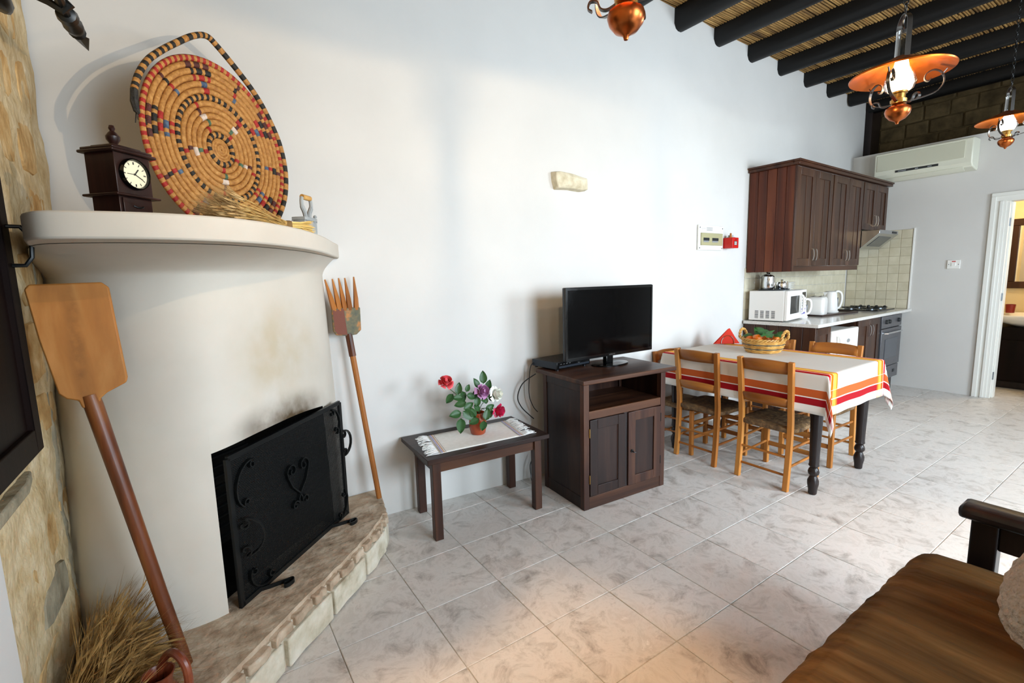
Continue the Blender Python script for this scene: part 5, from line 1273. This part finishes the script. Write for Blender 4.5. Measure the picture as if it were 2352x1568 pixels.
# fuse box and red box on the long wall
fx=thing('fuse_box','white flush fuse box with a smoky window on the white wall','fuse box',(4.10,2.886,1.78),R(2.2))
mb=MB(); mb.bx(0,.43,-.018,.0,0,.24); obj('cover',mb,M['white_plastic'],fx,bev=.005)
mb=MB(); mb.bx(.03,.40,-.032,-.016,.045,.165); wn=obj('window',mb,M['window_smoke'],fx,bev=.004)
for a,b in ((.06,.16),(.21,.32)):
    mb=MB(); mb.bx(a,b,-.0335,-.032,.09,.118); obj('breaker_row',mb,M['dark_print'],wn)
    mb=MB(); mb.bx(a,b-.01,-.0335,-.032,.075,.09); obj('breaker_levers',mb,M['label_grey'],wn)
for x,z in ((.02,.02),(.41,.02),(.41,.215),(.02,.215)):
    mb=MB(); mb.m=Matrix.Translation((x,-.018,z))@Matrix.Rotation(R(90),4,'X'); mb.lathe([(.007,0),(.006,.002),(0,.003)],10); obj('screw',mb,M['steel_dark'],fx)
mb=MB(); mb.tube([(.05+.008*k,-.0184,.205+.007*(-1)**k+.0006*k) for k in range(9)],.0012,4); obj('pen_marks',mb,M['label_grey'],fx)
for k in range(3):
    mb=MB(); mb.bx(.13+.0*k,.235,-.0188,-.018,.188+.012*k,.194+.012*k); obj('print_line',mb,M['label_grey'],fx)
rb=thing('red_box','small red wall box with white print beside the fuse box','wall box',(4.548,2.895,1.80),R(2.2))
mb=MB(); mb.bx(0,.115,-.10,0,0,.105); bxx=obj('case',mb,M['red_box'],rb,bev=.003)
mb=MB(); mb.bx(.03,.085,-.1012,-.10,.028,.07); lb_=obj('label_plate',mb,M['dark_print'],rb)
for k in range(3):
    mb=MB(); mb.bx(.034,.078,-.1018,-.1012,.033+.012*k,.039+.012*k); obj('print_line',mb,M['white_plastic'],lb_)
mb=MB(); mb.bx(.045,.08,-.1012,-.10,.084,.09); obj('slot',mb,M['dark_print'],rb)
lk=thing('metal_tin','small grey lidded tin on top of the red wall box','tin',(4.615,2.855,1.9055))
mb=MB(); mb.lathe([(.04,0),(.042,.004),(.04,.006),(.026,.006),(.025,.026),(0,.028)],16); obj('tin_body',mb,M['iron_grey'],lk)
pa=thing('figurine','tiny tan figurine on top of the red wall box next to the tin','figurine',(4.572,2.83,1.9055))
mb=MB(); mb.lathe([(.014,0),(.012,.015),(.008,.024),(.011,.033),(.007,.043),(0,.046)],10); obj('figure',mb,M['fork'],pa)
# projecting stone on the wall
psn=thing('wall_stone','pale rough stone projecting from the white wall above the television','stone',(2.475,2.878,2.265))
pts_=[(-.17,.07),(-.12,.08),(.0,.072),(.10,.055),(.165,.045),(.17,-.05),(.10,-.062),(-.02,-.055),(-.145,-.06),(-.165,.0)]
mb=MB(); n=len(pts_); mb.add([(x,.02,z) for x,z in pts_]+[(x*.93-.005,-.05,z*.85) for x,z in pts_]+[(x*.6,-.065,z*.5) for x,z in pts_]+[(0,-.068,0)],
 [(i,(i+1)%n,n+(i+1)%n,n+i) for i in range(n)]+[(n+i,n+(i+1)%n,2*n+(i+1)%n,2*n+i) for i in range(n)]+[(2*n+i,2*n+(i+1)%n,3*n) for i in range(n)])
obj('stone_face',mb,M['wallstone'],psn,bev=.006,ang=25)
# ------------------------------------------------------------------ bathroom through the door
vt=thing('vanity_unit','dark vanity unit in the bathroom beyond the doorway','cabinet',(8.45,.62,0))
mb=MB(); mb.bx(.05,.68,0,1.07,.09,.78); obj('carcass',mb,M['darkshutter'],vt,bev=.004)
mb=MB(); mb.bx(.1,.66,.03,1.04,0,.09); obj('plinth',mb,M['wood_black'],vt)
for y in (.02,.545):
    mb=MB(); mb.bx(.03,.05,y,y+.505,.11,.62); obj('door',mb,M['darkshutter'],vt,bev=.004)
bs=thing('wash_basin','white ceramic wash basin on the dark vanity','basin',(8.45,.62,.78))
mb=MB(); 
def bsn(u,v):
    a=2*PI*u; c,s_=math.cos(a),math.sin(a); pr=[(0,0),(.55,0),(.85,.06),(1,.12),(1.02,.14),(1,.155),(.9,.15),(.6,.06),(0,.05)]
    k=v*8; i=min(int(k+1e-9),7); f=k-i; r=pr[i][0]*(1-f)+pr[i+1][0]*f; z=pr[i][1]*(1-f)+pr[i+1][1]*f
    return (.34+.36*r*math.copysign(abs(c)**.6,c),.53+.54*r*math.copysign(abs(s_)**.6,s_),z)
mb.grid(bsn,40,16,True); obj('bowl',mb,M['ceramic'],bs,ang=60)
for k,(y,lb) in enumerate(((1.545,'dark red tumbler at the left end of the basin'),(1.33,'dark red soap pot on the basin right of the tumbler'))):
    rc=thing('bathroom_cup',lb,'cup',(8.93,y,.936)); h=.11 if k==0 else .08
    mb=MB(); mb.lathe([(0,0),(.042,0),(.05,h),(.046,h),(.04,.008),(0,.008)],20); obj('cup_body',mb,M['cup_red'],rc)
    mb=MB(); mb.lathe([(.0505,h-.004),(.0515,h),(.046,h+.002),(.045,h-.004)],20); obj('rim',mb,M['cup_red'],rc)
mi=thing('wall_mirror','dark framed mirror above the wash basin','mirror',(9.148,.40,1.25))
for nme,a in (('frame_rail',(.0,1.26,0,.09)),('frame_rail',(0,1.26,.82,.91)),('frame_stile',(0,.09,.09,.82)),('frame_stile',(1.17,1.26,.09,.82))):
    mb=MB(); mb.bx(-.035,0,a[0],a[1],a[2],a[3]); obj(nme,mb,M['wood_kit_door'],mi,bev=.006)
mb=MB(); mb.bx(-.012,0,.09,1.17,.09,.82); obj('glass',mb,M['mirror'],mi)
def plight(name,loc,p,colr,r=.04):
    l=bpy.data.lights.new(name,'POINT'); l.energy=p; l.color=colr; l.shadow_soft_size=r
    o=bpy.data.objects.new(name,l); C.objects.link(o); o.location=loc; return o
plight('bathroom_lamp',(8.5,.9,2.5),28,(1,.78,.5),.08)
# ------------------------------------------------------------------ sofa and cushion
sf=thing('sofa','brown corduroy sofa with a black wooden arm in the near right corner','sofa',(.56,-.35,0))
def cush(u,v):
    a=u; x=1.63*u; pr=[(-.05,.32),(.0,.30),(.03,.30),(.92,.30)]
    return (x,0,0)
mb=MB()
prf=[(.0,.33),(0,.47),(.2,.498),(.5,.503),(.75,.502),(.86,.494),(.90,.475),(.922,.445),(.93,.41),(.92,.36),(.89,.33)]
def fn(u,v):
    k=v*(len(prf)-1); i=min(int(k+1e-9),len(prf)-2); f=k-i; y=prf[i][0]*(1-f)+prf[i+1][0]*f; z=prf[i][1]*(1-f)+prf[i+1][1]*f
    x=-.4+2.14*u
    e=max(0,(u-.93)/.07); 
    if z>.42: z-=.05*e*e*e
    wr=.0007*math.sin(x*47+5*noise.noise(Vector((x*2.2,y*1.2,0))))+.011*max(0,noise.noise(Vector((x*15,y*.8+x*1.5,8)))-.12)-.006*max(0,noise.noise(Vector((x*24,y*.8+x*2,18)))-.2)*max(0,min(1,(y-.05)/.3)) if z>.35 else 0
    return (x,y+ (wr if y>.86 else 0),z+wr+.006*noise.noise(Vector((x*2,y*2,3))))
mb.grid(fn,260,36); mb.add([fn(1,j/36) for j in range(37)],[tuple(range(37))]); mb.add([fn(0,j/36) for j in range(37)],[tuple(range(36,-1,-1))])
obj('seat_cushion',mb,M['fabric'],sf,ang=60)
mb=MB(); mb.bx(-.4,1.754,.06,.88,.24,.325); obj('seat_frame',mb,M['wood_black'],sf,bev=.006)
mb=MB(); mb.bx(1.755,1.825,.715,.79,0,.63); obj('front_post',mb,M['wood_black'],sf,bev=.006)
mb=MB(); mb.bx(1.755,1.825,-.05,.02,0,.63); obj('back_post',mb,M['wood_black'],sf,bev=.006)
mb=MB(); mb.bx(1.765,1.815,.02,.715,.535,.63); obj('arm_apron',mb,M['wood_black'],sf,bev=.004)
mb=MB(); mb.tube([(1.79,-.06,.65),(1.79,.78,.65),(1.79,.825,.65)],1,sec=[(-.02,-.058),(.02,-.058),(.028,-.045),(.028,.045),(.02,.058),(-.02,.058)],upv=(0,0,1)); obj('arm_rest',mb,M['wood_black'],sf,bev=.014)
mb=MB(); mb.bx(-.4,1.6,-.12,0,.33,.86); obj('back_cushion',mb,M['fabric'],sf,bev=.05)
cs=thing('crochet_cushion','round ecru crochet cushion at the arm end of the sofa','cushion',(1.93,.13,.625))
mb=MB()
def cf(u,v):
    a=2*PI*u; t=PI*v; rr=.205*math.sin(t)**.8; rip=1+.012*math.cos(16*a)*math.sin(t); hh=.003*math.sin(a*24)*math.sin(rr*120)+.10*math.copysign(abs(math.cos(t))**.9,math.cos(t))+.004*math.sin(rr*190)
    return (rr*math.cos(a)*rip,rr*math.sin(a)*rip,hh)
mb.m=Matrix.Rotation(R(35),4,'Z')@Matrix.Rotation(R(-62),4,'X'); mb.grid(cf,96,60,True); obj('cover',mb,M['crochet'],cs,ang=70)
# ------------------------------------------------------------------ pendant lamps
def lamp(label,loc,glow,rot,power,colr,chain_top):
    t=thing('pendant_lamp',label,'lamp',loc,rot)
    # local z=0 at the reservoir centre
    mb=MB(); mb.lathe([(0,-.062),(.006,-.060),(.009,-.05),(.014,-.046),(.034,-.036),(.050,-.016),(.056,.004),(.052,.018),(.036,.028),(.026,.034)],28); obj('oil_reservoir',mb,M['copper'],t)
    mb=MB(); mb.lathe([(.026,.034),(.034,.04),(.036,.058),(.028,.062),(.028,.085),(.036,.088),(.036,.096),(0,.096)],20); obj('burner',mb,M['brass'],t)
    mb=MB(); mb.lathe([(.030,.092),(.058,.108),(.069,.135),(.062,.17),(.042,.205),(.033,.235),(.030,.36),(.0315,.385)],26); ch=obj('glass_chimney',mb,M['lampglass'],t)
    mb=MB(); mb.lathe([(0,.088),(.028,.094),(.05,.112),(.058,.137),(.05,.172),(.034,.205),(.026,.25),(0,.258)],20); obj('bulb',mb,glow,t)
    mb=MB(); mb.lathe([(.0385,.262),(.06,.25),(.12,.225),(.19,.197),(.213,.190),(.219,.184),(.217,.178),(.21,.181),(.19,.190),(.12,.217),(.06,.242),(.038,.254),(.0385,.262)],48); obj('shade',mb,M['copper_shade'],t)
    sec=[(-.007,-.0022),(.007,-.0022),(.007,.0022),(-.007,.0022)]
    for k in range(3):
        a=2*PI*k/3+.4; ca,sa=math.cos(a),math.sin(a)
        arm=cat([(.034,.045),(.09,.055),(.15,.075),(.178,.115),(.168,.16),(.135,.18),(.105,.165),(.10,.14),(.115,.128),(.125,.14)],4)
        mb=MB(); mb.tube([(p.x*ca,p.x*sa,p.y) for p in arm],1,sec=sec,upv=(-sa,ca,0)); obj('scroll_arm',mb,M['pewter'],t)
        mb=MB(); mb.tube([(x*ca,x*sa,z) for x,z in ((.165,.15),(.185,.178))],.004,6); obj('shade_clip',mb,M['pewter'],t)
        b=a+PI/3; cb,sb=math.cos(b),math.sin(b); cr=cat([(.03,.042),(.055,.03),(.075,.035),(.085,.055),(.105,.058),(.112,.04),(.10,.03)],4)
        mb=MB(); mb.tube([(p.x*cb,p.x*sb,p.y) for p in cr],1,sec=sec,upv=(-sb,cb,0)); obj('small_scroll',mb,M['pewter'],t)
    mb=MB(); mb.tube(cat([(.055,0,.245),(.055,0,.40),(.045,0,.44),(0,0,.465),(-.045,0,.44),(-.055,0,.40),(-.055,0,.245)],5),1,sec=[(-.011,-.002),(.011,-.002),(.011,.002),(-.011,.002)],upv=(0,1,0)); obj('bail',mb,M['pewter'],t)
    mb=MB(); mb.tube(cat([(0,0,.40),(.016,0,.42),(.012,0,.445),(0,0,.46),(0,0,.485)],4),.005,8); obj('hook',mb,M['pewter'],t)
    z=.48; i=0; top=(chain_top-loc[2])/.8; mb0=None
    while z<top-.03:
        if mb0 is None:
            mb=MB(); mb.tube([(.010*math.cos(2*PI*k/14),0,.021*math.sin(2*PI*k/14)) for k in range(14)],.0028,6,closed=True); mb0=obj('chain_link',mb,M['iron'],t); o=mb0
        else: o=mb0.copy(); link(o,t)
        o.location=(0,0,z+.016); o.rotation_euler=(0,0,PI/2*(i%2)); z+=.034; i+=1
    mb=MB(); mb.lathe([(0,top-.04),(.016,top-.038),(.02,top-.028),(.05,top-.018),(.058,top-.006),(.058,top)],22); obj('ceiling_rose',mb,M['iron'],t)
    t.scale=(.8,.8,.8)
    o=plight('lamp_light',(0,0,.112),power,colr,.006); o.parent=t
LZ=3.66
lamp('copper oil style pendant lamp nearest the camera, cut off by the top edge',(.92,.856,2.163),M['glow_warm'],R(74.5)-.4,46,(1,.74,.46),3.66)
lamp('copper oil style pendant lamp glowing warm over the seating, largest in view',(2.485,.82,2.195),M['glow_warm'],R(40),22,(1,.74,.46),3.69)
lamp('copper oil style pendant lamp glowing cool white near the end wall',(4.95,.975,2.435),M['glow_cool'],R(30),18,(.9,1,1),3.69)

# ------------------------------------------------------------------ groups of like things
for pre,g in (('dining_chair','rush seated chairs at the dining table'),('pendant_lamp','copper pendant lamps on chains'),('rose','roses in the terracotta vase'),
    ('orange_fruit','oranges in the wicker basket'),('fruit_leaf','green leaves in the fruit basket'),('sugar_sachet','sachets in the sugar bowl'),
    ('bathroom_cup','dark red pots on the wash basin'),('upper_cabinet','kitchen wall cupboards'),('electric_kettle','white kettles on the worktop'),('teapot','steel teapots on the microwave')):
    for o in bpy.data.objects:
        if o.parent is None and o.name.split('.')[0]==pre: o['group']=g
